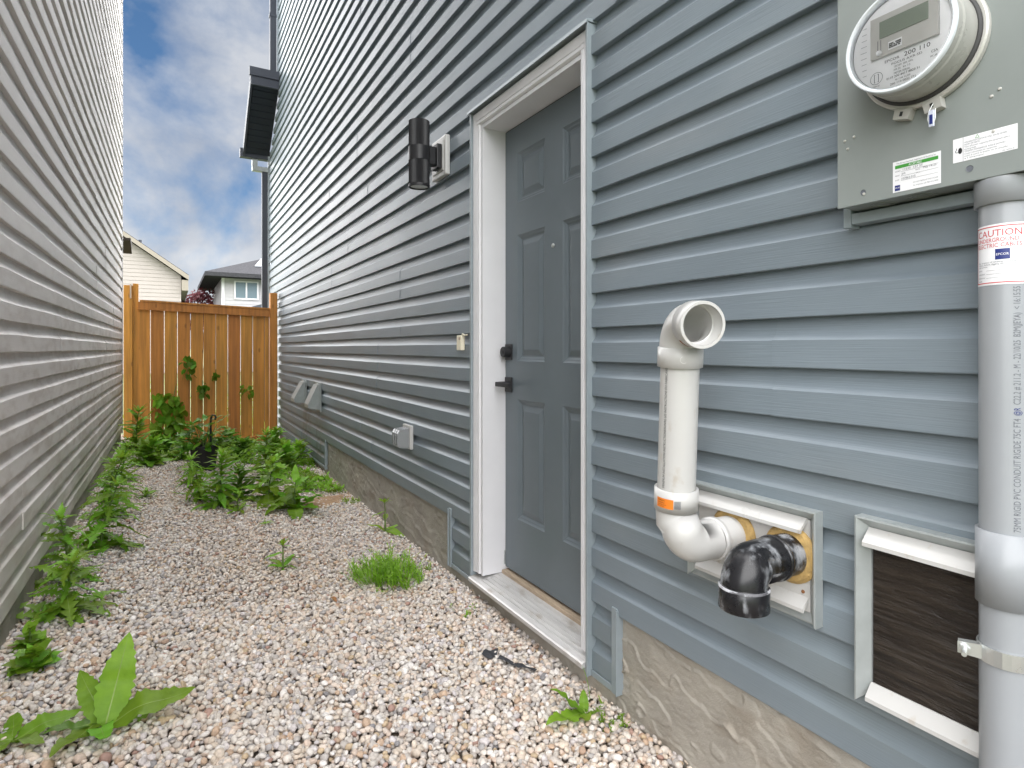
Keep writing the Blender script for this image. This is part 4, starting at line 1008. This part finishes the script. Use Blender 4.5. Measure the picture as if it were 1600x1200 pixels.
def stem(parent, pts, r0, r1, m='stem'):
    mb = MB(); W_ = WLOC[parent]; P_ = [Vector(p) + W_ for p in pts]; k = len(P_)
    mb.sweep(P_, [r0 + (r1 - r0) * i / max(1, k - 1) for i in range(k)], 7, True, True); return mb.build('stem', M[m], parent)
GW = 'weeds growing in the gravel'
def weed(label, X, Y, h, n, L, kd='thistle', mk='leaf', cat='weed', lean=(0, 0), ros=6, top=8, seed=0, droop=0., name='weed', z=None):
    """stalked weed: rosette at the base, leaves spiralling up a leaning stem, tuft on top"""
    rr = random.Random(seed * 13 + int(X * 100) + int(Y * 100))
    if h > .2: h *= .85
    t = thing(name, label, cat, (X, Y, gz(X, Y) if z is None else z), GW)
    pts = [(lean[0] * s_ * s_ * h + rr.uniform(-.004, .004), lean[1] * s_ * s_ * h + rr.uniform(-.004, .004), s_ * h - .02 * (s_ == 0)) for s_ in (0, .25, .5, .75, 1)]
    if h > .03: stem(t, pts, .006 + .006 * h, .0025)
    az = rr.uniform(0, 6.28)
    def at(s_):
        i = min(3, int(s_ * 4)); f_ = s_ * 4 - i; return Vector(pts[i]).lerp(Vector(pts[i + 1]), f_)
    for i in range(ros): leaf(t, kd, mk, (0, 0, .012), az + 6.28 * i / ros + rr.uniform(-.3, .3), R(rr.uniform(8, 40)), L * rr.uniform(.8, 1.2), rr.uniform(-.4, .4), rr)
    if h > .15: n = int(n * 2.0)
    for i in range(n):
        s_ = .12 + .85 * i / max(1, n - 1); az += 2.4 + rr.uniform(-.3, .3)
        leaf(t, kd, mk, at(s_), az, R(rr.uniform(-12, 38) + 28 * s_ - droop), L * (1.15 - .55 * s_) * rr.uniform(.7, 1.25), rr.uniform(-.5, .5), rr)
    for i in range(top):
        az += 2.4; leaf(t, kd, 'leaf_bright' if mk != 'leaf_dark' else 'leaf', at(1.), az, R(rr.uniform(25, 75)), L * rr.uniform(.3, .55), 0, rr)
    return t

# along the left wall, near to far
weed('low leafy weed with rounded leaves at the left foundation, nearest the left edge', -.385, 2.44, .07, 12, .075, 'heart', 'leaf', ros=18, top=2, seed=1, droop=12)
weed('small round-leaved weed just behind the low leafy one by the left foundation', -.42, 2.62, .07, 10, .06, 'heart', 'leaf_bright', ros=14, top=2, seed=2, droop=12)
weed('large spreading thistle against the left foundation, nearest of the tall thistles', -.36, 2.90, .24, 11, .19, 'thistle', 'leaf', lean=(.15, -.1), ros=9, top=9, seed=3, droop=18)
weed('thistle with a leaning stalk over the left foundation, behind the nearest one', -.39, 3.30, .34, 11, .16, 'thistle', 'leaf', lean=(-.10, -.05), ros=6, top=9, seed=4, droop=10)
weed('tall thistle with hanging leaves beside the left wall, third from the front', -.31, 3.75, .38, 14, .19, 'thistle', 'leaf', lean=(.22, .05), ros=8, top=9, seed=5, droop=28)
weed('bushy thistle leaning out from the left wall over the pebbles', -.33, 4.40, .42, 13, .18, 'thistle', 'leaf', lean=(.2, .0), ros=8, top=9, seed=6, droop=25)
weed('sparse short thistle close to the left wall in the middle of the row', -.36, 4.95, .30, 10, .17, 'thistle', 'leaf', lean=(.1, 0), ros=8, top=8, seed=7, droop=10)
weed('pale green thistle near the far end of the left wall', -.33, 5.6, .32, 11, .17, 'thistle', 'leaf_bright', lean=(.12, 0), ros=8, top=8, seed=8)
weed('broad leafy weed spreading on the pebbles by the far left corner', -.18, 6.3, .20, 16, .20, 'dock', 'leaf', lean=(.2, 0), ros=10, top=6, seed=9)
weed('tall spiky weed standing at the far left corner in front of the fence post', -.30, 7.25, .50, 18, .20, 'lance', 'leaf_bright', lean=(.05, 0), ros=8, top=10, seed=10)
weed('low dark weed under the vine in front of the fence', -.02, 6.9, .18, 18, .16, 'dock', 'leaf_dark', ros=10, top=6, seed=11)
# centre clump
weed('tall leafy stalk weed in the centre clump, front left', .30, 4.52, .42, 30, .15, 'lance', 'leaf', lean=(.03, 0), ros=10, top=12, seed=12, droop=15)
weed('weed with hanging lobed leaves at the left side of the centre clump', .19, 4.72, .36, 16, .17, 'thistle', 'leaf', lean=(-.2, 0), ros=4, top=6, seed=13, droop=40)
weed('small bright seedling at the foot of the centre clump', .40, 4.36, .12, 7, .10, 'lance', 'leaf_bright', ros=6, top=5, seed=14)
weed('dense dark weed in the middle of the centre clump', .44, 4.75, .26, 22, .16, 'lance', 'leaf_dark', ros=10, top=8, seed=15)
weed('tall bushy weed behind the centre clump', .72, 5.45, .46, 30, .16, 'lance', 'leaf', ros=10, top=12, seed=16, droop=12)
weed('weed with arching bright leaves right of the centre clump', .62, 4.60, .34, 14, .20, 'dock', 'leaf_bright', lean=(.1, -.1), ros=6, top=6, seed=17, droop=20)
weed('broad dock with large drooping leaves at the right of the centre clump', .75, 4.28, .20, 6, .24, 'dock', 'leaf', ros=7, top=2, seed=18, droop=20, name='dock_plant')
weed('leafy weed low on the pebbles right of the broad dock', .95, 4.95, .14, 12, .13, 'lance', 'leaf_bright', ros=10, top=6, seed=19)
weed('bushy green weed near the step in the right foundation', .92, 5.75, .26, 22, .17, 'dock', 'leaf', ros=10, top=8, seed=20)
weed('feathery green weed in front of the right end of the fence', .98, 6.7, .34, 26, .17, 'lance', 'leaf', ros=12, top=10, seed=21)
weed('wispy weed against the right foundation beneath the vent hoods', 1.10, 6.1, .24, 22, .16, 'lance', 'leaf_bright', ros=12, top=8, seed=22)
weed('low leafy weed between the potted plant and the right wall', .62, 6.5, .22, 24, .16, 'dock', 'leaf_dark', ros=12, top=8, seed=23)
weed('yellow-green weed right in front of the fence beside the pot', .10, 6.55, .24, 18, .13, 'lance', 'leaf_bright', ros=8, top=8, seed=24)
weed('small pale weed left of the pot on the pebbles', .14, 5.35, .22, 12, .11, 'lance', 'leaf_bright', ros=6, top=6, seed=25)
weed('low weed at the far right corner of the fence', 1.08, 7.55, .22, 18, .15, 'lance', 'leaf', ros=10, top=8, seed=26)
weed('dark low weed along the foot of the fence right of the pot', .62, 7.6, .24, 22, .17, 'dock', 'leaf_dark', ros=10, top=8, seed=27)
# single seedlings
weed('small flat seedling alone on the pebbles near the left wall', -.146, 4.94, .05, 4, .11, 'lance', 'leaf', ros=6, top=4, seed=28)
weed('tiny pale seedling alone in the middle of the path', .52, 3.97, .025, 0, .05, 'lance', 'leaf_bright', ros=5, top=3, seed=29)
weed('two-leaved seedling standing in the middle of the gravel path', .498, 3.155, .12, 4, .10, 'lance', 'leaf', ros=4, top=6, seed=30, droop=25)
weed('upright seedling with forked leaves against the right foundation', 1.175, 3.62, .22, 2, .13, 'lance', 'leaf_bright', ros=2, top=5, seed=31)

# ferny clump and mossy tufts
def tuft(label, X, Y, rad, h, n, mk, name='green_tuft', seed=0, lean=(0, 0)):
    rr = random.Random(seed); mb = MB()
    for i in range(n):
        a = rr.uniform(0, 6.28); r_ = rad * math.sqrt(rr.random()); bx_, by_ = X + r_ * math.cos(a), Y + r_ * math.sin(a) * 1.1
        if mn.noise(Vector((bx_ * 14, by_ * 14, seed))) < -.04: continue
        hh = h * (1 + .5 * mn.noise(Vector((bx_ * 9, by_ * 9, seed + 5)))) * rr.uniform(.45, 1.1) * (1 - .4 * (r_ / rad) ** 2); az = rr.uniform(0, 6.28); ln = rr.uniform(.2, .9)
        p0 = Vector((bx_, by_, gz(bx_, by_) - .005)); d1 = Vector((math.cos(az) * ln * hh + lean[0] * hh, math.sin(az) * ln * hh + lean[1] * hh, hh)); p1 = p0 + d1 * .55; p2 = p0 + d1 + Vector((0, 0, -hh * .15 * ln))
        wd = Vector((-math.sin(az), math.cos(az), 0)) * .0028
        mb.add([p0 - wd * .6, p0 + wd * .6, p1 + wd, p1 - wd, p2], [(0, 1, 2, 3), (3, 2, 4)])
        for k in range(6):                              # side leaflets
            s_ = .25 + .13 * k; c0 = p0.lerp(p2, s_); sd = rr.uniform(0, 6.28); l_ = hh * rr.uniform(.10, .2) + .006
            e_ = c0 + Vector((math.cos(sd) * l_, math.sin(sd) * l_, l_ * .4)); w2 = Vector((-math.sin(sd), math.cos(sd), 0)) * .0026
            mb.add([c0, c0.lerp(e_, .5) + w2, e_, c0.lerp(e_, .5) - w2], [(0, 1, 2, 3)])
    return mb.build(name, M[mk], None, label, 'weed', GW, base=True)
tuft('bright ferny green clump on the gravel in front of the right foundation', .93, 2.80, .165, .17, 560, 'leaf_bright', seed=1, lean=(-.25, -.1))
tuft('thin sparse sprig beside the ferny clump, towards the wall', 1.10, 2.85, .07, .10, 60, 'leaf_bright', seed=2)
tuft('small yellow-green moss tuft on the pebbles left of the door sill', 1.11, 2.33, .055, .045, 110, 'leaf_bright', seed=3)
tuft('low green tuft along the wall above the bare soil', 1.14, 4.90, .14, .07, 220, 'leaf_bright', seed=4)
tuft('strip of short bright weeds beside the right foundation step', 1.03, 5.35, .17, .09, 260, 'leaf_bright', seed=5)
tuft('pale mossy tuft at the corner where soil meets the right foundation', 1.18, 4.45, .07, .05, 90, 'leaf_bright', seed=6)
tuft('sparse weed tuft under the low siding trim right of the door', 1.17, 1.44, .07, .05, 60, 'leaf', seed=7)
tuft('sparse pale tuft on the pebbles between soil patch and the clump', 1.02, 4.95, .08, .05, 70, 'leaf', seed=8)

def cover(label, n, x0, x1, y0, y1, mk, seed, h=.10, dens=None):
    rr = random.Random(seed); mb = MB()
    for i in range(n):
        x, y = rr.uniform(x0, x1), rr.uniform(y0, y1)
        if mn.noise(Vector((x * 3.2, y * 2.6, seed))) < -.08: continue
        z = gz(x, y) + h * rr.random() * (.6 + .8 * mn.noise(Vector((x * 4, y * 4, 5)))); L = rr.uniform(.025, .06); az = rr.uniform(0, 6.28); el = rr.uniform(-.2, 1.0)
        d1 = Vector((math.cos(az) * math.cos(el), math.sin(az) * math.cos(el), math.sin(el))) * L; d2 = Vector((-math.sin(az), math.cos(az), 0)) * L * rr.uniform(.22, .36); p = Vector((x, y, z))
        mb.add([p, p + d1 * .45 + d2, p + d1, p + d1 * .45 - d2], [(0, 1, 2, 3)])
    return mb.build('ground_cover', M[mk], None, label, 'ground cover', None, 'stuff')
cover('low leafy ground cover in front of the right half of the fence', 5200, .45, 1.22, 5.9, 8.05, 'leaf', 3, .15)
cover('patchy bright ground cover at the far left corner by the fence', 2200, -.42, .2, 6.5, 8.05, 'leaf', 11, .12)
cover('thin pale ground cover along the right foundation', 1500, .80, 1.22, 4.8, 6.1, 'leaf_bright', 17, .05)

# big dock leaves in the foreground left
t = thing('dock_plant', 'large dock with broad upright leaves at the bottom left foreground', 'weed', (-.165, 2.0, gz(-.165, 2.0)), GW)
for az, el, L, mk, roll in ((-.55, 66, .235, 'leaf_bright', .5), (.75, 52, .17, 'leaf', -.7), (-1.25, 12, .19, 'leaf', .5), (-1.75, 24, .24, 'leaf', .3), (2.6, 20, .17, 'leaf', .1), (-2.9, 25, .15, 'leaf', 0), (1.7, 20, .13, 'leaf_dark', 0)):
    leaf(t, 'dock', mk, (.012 * math.cos(az), .012 * math.sin(az), .01), az, R(el), L, roll)
t = thing('dock_plant', 'dock with dark flat leaves at the bottom left corner beside the wall', 'weed', (-.36, 2.02, gz(-.36, 2.02)), GW)
for az, el, L in ((-1.3, 14, .15), (.2, 16, .12), (1.6, 15, .11), (2.8, 20, .10), (-2.4, 18, .12)): leaf(t, 'dock', 'leaf', (0, 0, .01), az, R(el), L, rnd.uniform(-.4, .4))
# bottom right dock + grass blade
t = thing('dock_plant', 'young dock with one long bright leaf in front of the door sill end', 'weed', (1.13, 1.49, gz(1.13, 1.49)), GW)
for az, el, L, mk in ((1.75, 24, .17, 'leaf_bright'), (.9, 45, .13, 'leaf'), (2.6, 32, .09, 'leaf_bright'), (-.6, 40, .08, 'leaf'), (-2.4, 30, .07, 'leaf')): leaf(t, 'dock', mk, (0, 0, .005), az, R(el), L, rnd.uniform(-.3, .3))
t = thing('grass_blade', 'single curved grass blade below the right end of the door sill', 'grass', (1.205, 1.545, gz(1.2, 1.55)), GW)
mb = MB(); base_ = WLOC[t]; vs_ = []
for i in range(9):
    s_ = i / 8; p = base_ + Vector((-.012 * s_, .012 + .028 * s_ * s_, .125 * s_ - .02 * s_ ** 3)); wdt = .0055 * (1 - s_ ** 2) + .0006
    vs_ += [p + Vector((-wdt * .6, -wdt * .6, 0)), p + Vector((wdt * .6, wdt * .6, 0))]
mb.add(vs_, [(2 * i, 2 * i + 1, 2 * i + 3, 2 * i + 2) for i in range(8)], True); mb.build('blade', M['leaf_bright'], t)

# vine on the fence and sprigs through its gaps
GV = 'vine growth on the fence'
def vine(label, x0, x1, z0, z1, n, L, mk, seed, path):
    rr = random.Random(seed); t = thing('fence_vine', label, 'vine', (path[0][0], 8.14, path[0][1]), GV)
    mb = MB(); mb.sweep([(x, 8.150 + .004 * (i % 2), z) for i, (x, z) in enumerate(path)], .004, 6); mb.build('stem', M['stem'], t)
    for i in range(n):
        f_ = rr.random(); px_, pz_ = x0 + (x1 - x0) * rr.random(), z0 + (z1 - z0) * rr.random()
        o = bpy.data.objects.new('leaf', rr.choice(LM[('heart', mk)])); C.objects.link(o); o.parent = t
        o.matrix_local = Matrix.Translation(Vector((px_, 8.125 - rr.uniform(0, .07), pz_)) - WLOC[t]) @ Matrix.Rotation(rr.uniform(-1.3, 1.3), 4, 'Z') @ Matrix.Rotation(R(-70 + rr.uniform(-55, 60)), 4, 'X') @ Matrix.Rotation(rr.uniform(-.5, .5), 4, 'Y') @ Matrix.Scale(L * rr.uniform(.7, 1.2), 4)
def fz(y, x):
    a = x - 800; Y_ = 795.3 - .5027 * a; return 1.25 + (544 - y) * 8.2 / Y_
vine('large leafy vine climbing the left part of the fence from the ground', fx(240), fx(288), fz(695, 262), fz(612, 265), 130, .095, 'leaf', 1, [(fx(258), .08), (fx(262), .4), (fx(270), .62), (fx(275), .8)])
vine('vine shoot at the foot of the fence left of the large vine', fx(236), fx(262), fz(700, 250), fz(665, 250), 24, .095, 'leaf_dark', 6, [(fx(250), .08), (fx(248), .3)])
vine('topmost vine sprig poking through the fence above the large vine', fx(284), fx(303), fz(588, 295), fz(556, 295), 22, .075, 'leaf_dark', 2, [(fx(290), fz(590, 290)), (fx(297), fz(560, 297))])
vine('small vine sprig poking through the middle of the fence', fx(308), fx(324), fz(618, 315), fz(598, 315), 18, .075, 'leaf_dark', 3, [(fx(317), fz(620, 317)), (fx(316), fz(594, 316))])
vine('narrow vine sprig in the gap right of the fence middle', fx(333), fx(341), fz(592, 337), fz(578, 337), 9, .065, 'leaf_dark', 4, [(fx(337), fz(595, 337)), (fx(337), fz(577, 337))])
vine('rightmost vine sprig poking through the fence boards', fx(374), fx(396), fz(616, 385), fz(602, 385), 14, .065, 'leaf', 5, [(fx(375), fz(618, 375)), (fx(395), fz(603, 395))])

# potted plant with a hanger hook
pp = thing('potted_plant', 'bushy green plant in a black pot with a hanging hook before the fence', 'potted plant', (.27, 5.95, gz(.27, 5.95)))
mb = MB(); mb.lathe([(.0001, .0), (.085, .0), (.115, .20), (.122, .20), (.122, .225), (.108, .225), (.104, .19), (.0001, .19)], WLOC[pp], (0, 0, 1), 32); mb.build('pot', M['pot'], pp)
W_ = WLOC[pp]; mb = MB(); mb.sweep([W_ + Vector(p) for p in ((.05, 0, .2), (.05, 0, .40), (.052, 0, .46), (.065, 0, .49), (.085, 0, .485), (.092, 0, .465), (.085, 0, .445))], .009, 8); mb.build('hanger_hook', M['pot'], pp)
rr = random.Random(77)
for i in range(150):
    a = rr.uniform(0, 6.28); r_ = .24 * math.sqrt(rr.random()); z_ = .20 + .29 * rr.random() * (1 - (r_ / .27) ** 2)
    leaf(pp, 'dock' if i % 3 else 'lance', 'leaf_dark' if i % 4 else 'leaf', (r_ * .7 * math.cos(a), r_ * .7 * math.sin(a), z_), a - PI / 2 + rr.uniform(-.6, .6), R(rr.uniform(-10, 45)), .12 * rr.uniform(.7, 1.2), rr.uniform(-.5, .5), rr)
for i in range(6): stem(pp, [(0, 0, .19), (.05 * math.cos(i), .05 * math.sin(i), .30), (.1 * math.cos(i), .1 * math.sin(i), .40)], .005, .003)

# bare soil, torn fabric, dead leaves
mb = MB(); vs_ = [(.95, 4.50, gz(.95, 4.5) + .012)]; n_ = 26
for rI, zz in ((.5, .016), (1.0, .002)):
    for k in range(n_):
        a = 2 * PI * k / n_; r_ = rI * (.85 + .3 * mn.noise(Vector((math.cos(a) * 1.5, math.sin(a) * 1.5, 2)))); x_, y_ = 1.0 + .30 * r_ * math.cos(a), 4.52 + .20 * r_ * math.sin(a) + .15 * r_ * math.cos(a)
        x_ = min(x_, 1.245); vs_.append((x_, y_, gz(x_, y_) + zz))
mb.add(vs_, [(0, 1 + k, 1 + (k + 1) % n_) for k in range(n_)] + [(1 + k, 1 + n_ + k, 1 + n_ + (k + 1) % n_, 1 + (k + 1) % n_) for k in range(n_)], True)
mb.build('soil_patch', M['soil'], kind='structure')
def ragpiece(label, X, Y, a, sx, sy, seed):
    mb = MB(); n = 10; vs_ = []
    for i in range(n + 1):
        for j in range(5):
            u_ = (i / n - .5) * sx; v_ = (j / 4 - .5) * sy * (1 - .6 * abs(i / n - .4)) ; x_ = X + u_ * math.cos(a) - v_ * math.sin(a); y_ = Y + u_ * math.sin(a) + v_ * math.cos(a)
            vs_.append((x_, y_, gz(x_, y_) + .018 + .016 * mn.noise(Vector((x_ * 28, y_ * 28, seed)))))
    mb.add(vs_, [(i * 5 + j, i * 5 + j + 1, i * 5 + j + 6, i * 5 + j + 5) for i in range(n) for j in range(4)], True)
    mb.build('fabric_scrap', M['rag'], None, label, 'fabric scrap', 'torn landscape fabric in the pebbles', base=True)
ragpiece('torn strip of black landscape fabric in the pebbles before the door sill', 1.085, 1.83, -1.0, .15, .035, 3)
ragpiece('smaller dark fabric scrap half buried in pebbles, left of the torn strip', 1.035, 1.94, .6, .07, .05, 8)
for k, (x_, y_, lb) in enumerate(((.50, 5.6, 'brown dead leaf on the pebbles near the centre clump'), (.02, 5.9, 'curled brown dead leaf on the pebbles left of the pot'), (.62, 2.66, 'dead brown leaf beside the ferny clump'), (.07, 4.3, 'orange dead leaf lying alone on the pale pebbles'))):
    me = leaf_mesh('dead_leaf', 'dock', M['dead'], 40 + k); o = bpy.data.objects.new('dead_leaf', me); C.objects.link(o)
    o.matrix_world = Matrix.Translation((x_, y_, gz(x_, y_) + .02)) @ Matrix.Rotation(k * 1.7, 4, 'Z') @ Matrix.Scale(.07 if k != 2 else .05, 4); tag(o, lb, 'dead leaf', 'dead leaves on the path')

# ------------------------------------------------------------------ houses and tree beyond the fence
def clap(parent, m, poly_fn, y, z0, z1, st, name='siding'):
    """lapped boards joined: poly_fn(z)->(xa,xb)"""
    mb = MB(); z = z0
    while z < z1:
        (a0_, b0_), (a1_, b1_) = poly_fn(z), poly_fn(min(z + st, z1))
        if b0_ - a0_ > .05:
            mb.add([(a0_, y - .018, z), (b0_, y - .018, z), (b1_, y, min(z + st, z1)), (a1_, y, min(z + st, z1)), (a0_, y, z), (b0_, y, z)], [(0, 1, 2, 3), (4, 5, 1, 0)])
        z += st
    return mb.build(name, m, parent, kind='stuff')
YB = 36
ch = thing('cream_house', 'cream sided gable house beyond the fence on the left', 'house', (-3.6, YB + 4, 0))
pk = 8.05; hw = 4.15; cxh = -3.62; ev = 5.10
def gb(z): return (cxh - hw, cxh + hw) if z <= ev else (cxh - hw * (pk - z) / (pk - ev), cxh + hw * (pk - z) / (pk - ev))
mb = MB(); mb.prism([(cxh - hw, -.1), (cxh + hw, -.1), (cxh + hw, ev), (cxh, pk), (cxh - hw, ev)], lambda x, z, t: (x, t, z), YB + .002, YB + 9); mb.build('wall', M['cream_siding'], ch)
clap(ch, M['cream_siding'], gb, YB - .002, -.05, pk, .2)
for s_ in (-1, 1):
    mb = MB(); dxs = s_ * (hw + .35); dz = -(pk - ev) / hw * .35
    mb.prism([(cxh, pk + .06), (cxh + dxs, ev + dz + .06), (cxh + dxs, ev + dz + .28), (cxh, pk + .28)], lambda x, z, t: (x, t, z), YB - .42, YB + 9.4); rf = mb.build('roof', M['shingle'], ch)
    mb = MB(); mb.prism([(cxh, pk + .02), (cxh + dxs, ev + dz + .0), (cxh + dxs, ev + dz + .25), (cxh, pk + .25)], lambda x, z, t: (x, t, z), YB - .46, YB - .425); mb.build('fascia', M['cream_fascia'], rf)
    mb = MB(); mb.box((cxh + dxs - s_ * .02, YB - .4, ev + dz - .55), (cxh + s_ * (hw + .02), YB + 9, ev + dz - .0), 0); mb.build('eave_soffit', M['cream_fascia'], rf)
mb = MB(); mb.sweep([(-1.35, YB + 1, 6.3), (-1.35, YB + 1, 7.0)], .08, 10); mb.build('roof_vent', M['fascia'], ch)

fh = thing('grey_hip_house', 'light grey two storey house with hip roof and solar panels beyond the fence', 'house', (6, YB + 5, 0))
fxl, fxr = 2.55, 11.5; yb = YB + .8; ez = 5.42
boxp('wall', (fxl, yb, -.1), (fxr, yb + 8, ez), M['grey_siding'], fh)
clap(fh, M['grey_siding'], lambda z: (fxl, fxr), yb - .003, -.05, ez, .2)
mb = MB(); o_ = .9; zt = ez + 2.0
pts = [(fxl - o_, yb - o_, ez), (fxr + o_, yb - o_, ez), (fxr + o_, yb + 8 + o_, ez), (fxl - o_, yb + 8 + o_, ez), (fxl + 4, yb + 4, zt), (fxr - 3.6, yb + 4, zt)]
pts2 = [(p[0], p[1], p[2] - .22) for p in pts[:4]]
mb.add(pts + pts2, [(0, 1, 5, 4), (1, 2, 5), (2, 3, 4, 5), (3, 0, 4), (6, 7, 1, 0), (7, 8, 2, 1), (8, 9, 3, 2), (9, 6, 0, 3), (9, 8, 7, 6)]); rf = mb.build('roof', M['shingle'], fh)
def onroof(u_, v_):       # front slope: x, distance up
    k = v_; return (u_, yb - o_ + k * 4.9, ez + k * 2.0 + .08)
mb = MB(); mb.add([onroof(4.3, .28), onroof(8.2, .28), onroof(8.2, .72), onroof(5.0, .72)] + [tuple(Vector(onroof(*p)) + Vector((0, 0, -.06))) for p in ((4.3, .28), (8.2, .28), (8.2, .72), (5.0, .72))], [(0, 1, 2, 3), (0, 4, 5, 1), (3, 2, 6, 7), (0, 3, 7, 4)]); mb.build('solar_panel', M['solar'], rf)
wx0, wx1, wz0, wz1 = 3.24, 4.36, 4.1, 5.0
mb = MB()
for a, b in (((wx0 - .08, wz0 - .08), (wx1 + .08, wz0)), ((wx0 - .08, wz1), (wx1 + .08, wz1 + .08)), ((wx0 - .08, wz0), (wx0, wz1)), ((wx1, wz0), (wx1 + .08, wz1)), (((wx0 + wx1) / 2 - .04, wz0), ((wx0 + wx1) / 2 + .04, wz1))): mb.box((a[0], yb - .08, a[1]), (b[0], yb - .022, b[1]))
wn = mb.build('window', M['white'], fh)
boxp('pane', (wx0, yb - .05, wz0), ((wx0 + wx1) / 2 - .04, yb - .03, wz1), M['window'], wn); boxp('pane', ((wx0 + wx1) / 2 + .04, yb - .05, wz0), (wx1, yb - .03, wz1), M['window'], wn)
boxp('corner_board', (fxl - .03, yb - .05, -.1), (fxl + .12, yb - .0195, ez - .22), M['white'], fh)
mb = MB(); mb.prism([(3.6, 3.2), (8.5, 4.7), (8.5, 3.2)], lambda x, z, t: (x, t, z), yb - 2.6, yb - .2); mb.build('porch_roof', M['cream_fascia'], fh)
mb = MB(); mb.prism([(3.45, 3.16), (8.5, 4.72), (8.5, 4.95), (3.4, 3.34)], lambda x, z, t: (x, t, z), yb - 2.8, yb - .15); mb.build('porch_roof', M['fascia'], fh)

def tree(label, X, Y, h, cr, mk, seed, n=900):
    rr = random.Random(seed); t = thing('tree', label, 'tree', (X, Y, -.1))
    mb = MB(); mb.sweep([(X, Y, -.1), (X + .1, Y, h * .4), (X - .05, Y, h * .75)], [.16, .11, .05], 10)
    for k in range(7):
        a = k * 2.4; mb.sweep([(X + .05, Y, h * (.35 + .05 * k)), (X + cr * .5 * math.cos(a), Y + cr * .5 * math.sin(a), h * (.5 + .06 * k)), (X + cr * .85 * math.cos(a), Y + cr * .85 * math.sin(a), h * (.6 + .06 * k))], [.06, .035, .012], 6)
    mb.build('trunk', M['bark'], t)
    mb = MB(); cl = [(Vector((rr.gauss(0, .5), rr.gauss(0, .5), rr.uniform(.25, 1)))) for _ in range(26)]
    for i in range(n):
        c = rr.choice(cl); p = Vector((X + c.x * cr + rr.gauss(0, .22) * cr, Y + c.y * cr + rr.gauss(0, .22) * cr, h * (.35 + .6 * c.z) + rr.gauss(0, .12) * cr))
        s_ = rr.uniform(.08, .17); a = Vector((rr.uniform(-1, 1), rr.uniform(-1, 1), rr.uniform(-1, 1))).normalized(); b = a.orthogonal().normalized(); c2 = a.cross(b)
        mb.add([p - b * s_, p + c2 * s_ * .6, p + b * s_, p - c2 * s_ * .6], [(0, 1, 2, 3)])
    mb.build('crown', M[mk], t)
tree('purple-leaved tree between the cream house and the grey house', 1.75, 44, 5.2, 1.3, 'leaf_red', 3, 1500)
tree('smaller dark red tree just right of the purple one, by the grey house', 3.0, 46, 4.7, 1.0, 'leaf_red', 5, 1000)
# shrubs in the yard right behind the fence: seen through the gaps
for k, (x_, lb) in enumerate(((-.1, 'yellow-green shrub behind the fence, seen through the left gaps'), (.9, 'yellow-green shrub behind the fence, seen through the right gaps'))):
    rr = random.Random(60 + k); t = thing('shrub', lb, 'shrub', (x_, 9.4, -.1))
    mb = MB(); mb.sweep([(x_, 9.4, -.1), (x_ + .03, 9.4, .4)], [.02, .012], 7); mb.build('stem', M['stem'], t)
    mb = MB()
    for i in range(700):
        a = rr.uniform(0, 6.28); r_ = .5 * math.sqrt(rr.random()); p = Vector((x_ + r_ * math.cos(a), 9.4 + r_ * .6 * math.sin(a), rr.uniform(-.05, .85) * (1 - (r_ / .62) ** 2))); s_ = rr.uniform(.02, .05)
        d1 = Vector((rr.uniform(-1, 1), rr.uniform(-1, 1), rr.uniform(-.2, 1))).normalized(); d2 = d1.orthogonal().normalized()
        mb.add([p - d1 * s_, p + d2 * s_ * .5, p + d1 * s_, p - d2 * s_ * .5], [(0, 1, 2, 3)])
    mb.build('foliage', M['leaf_bright'], t)
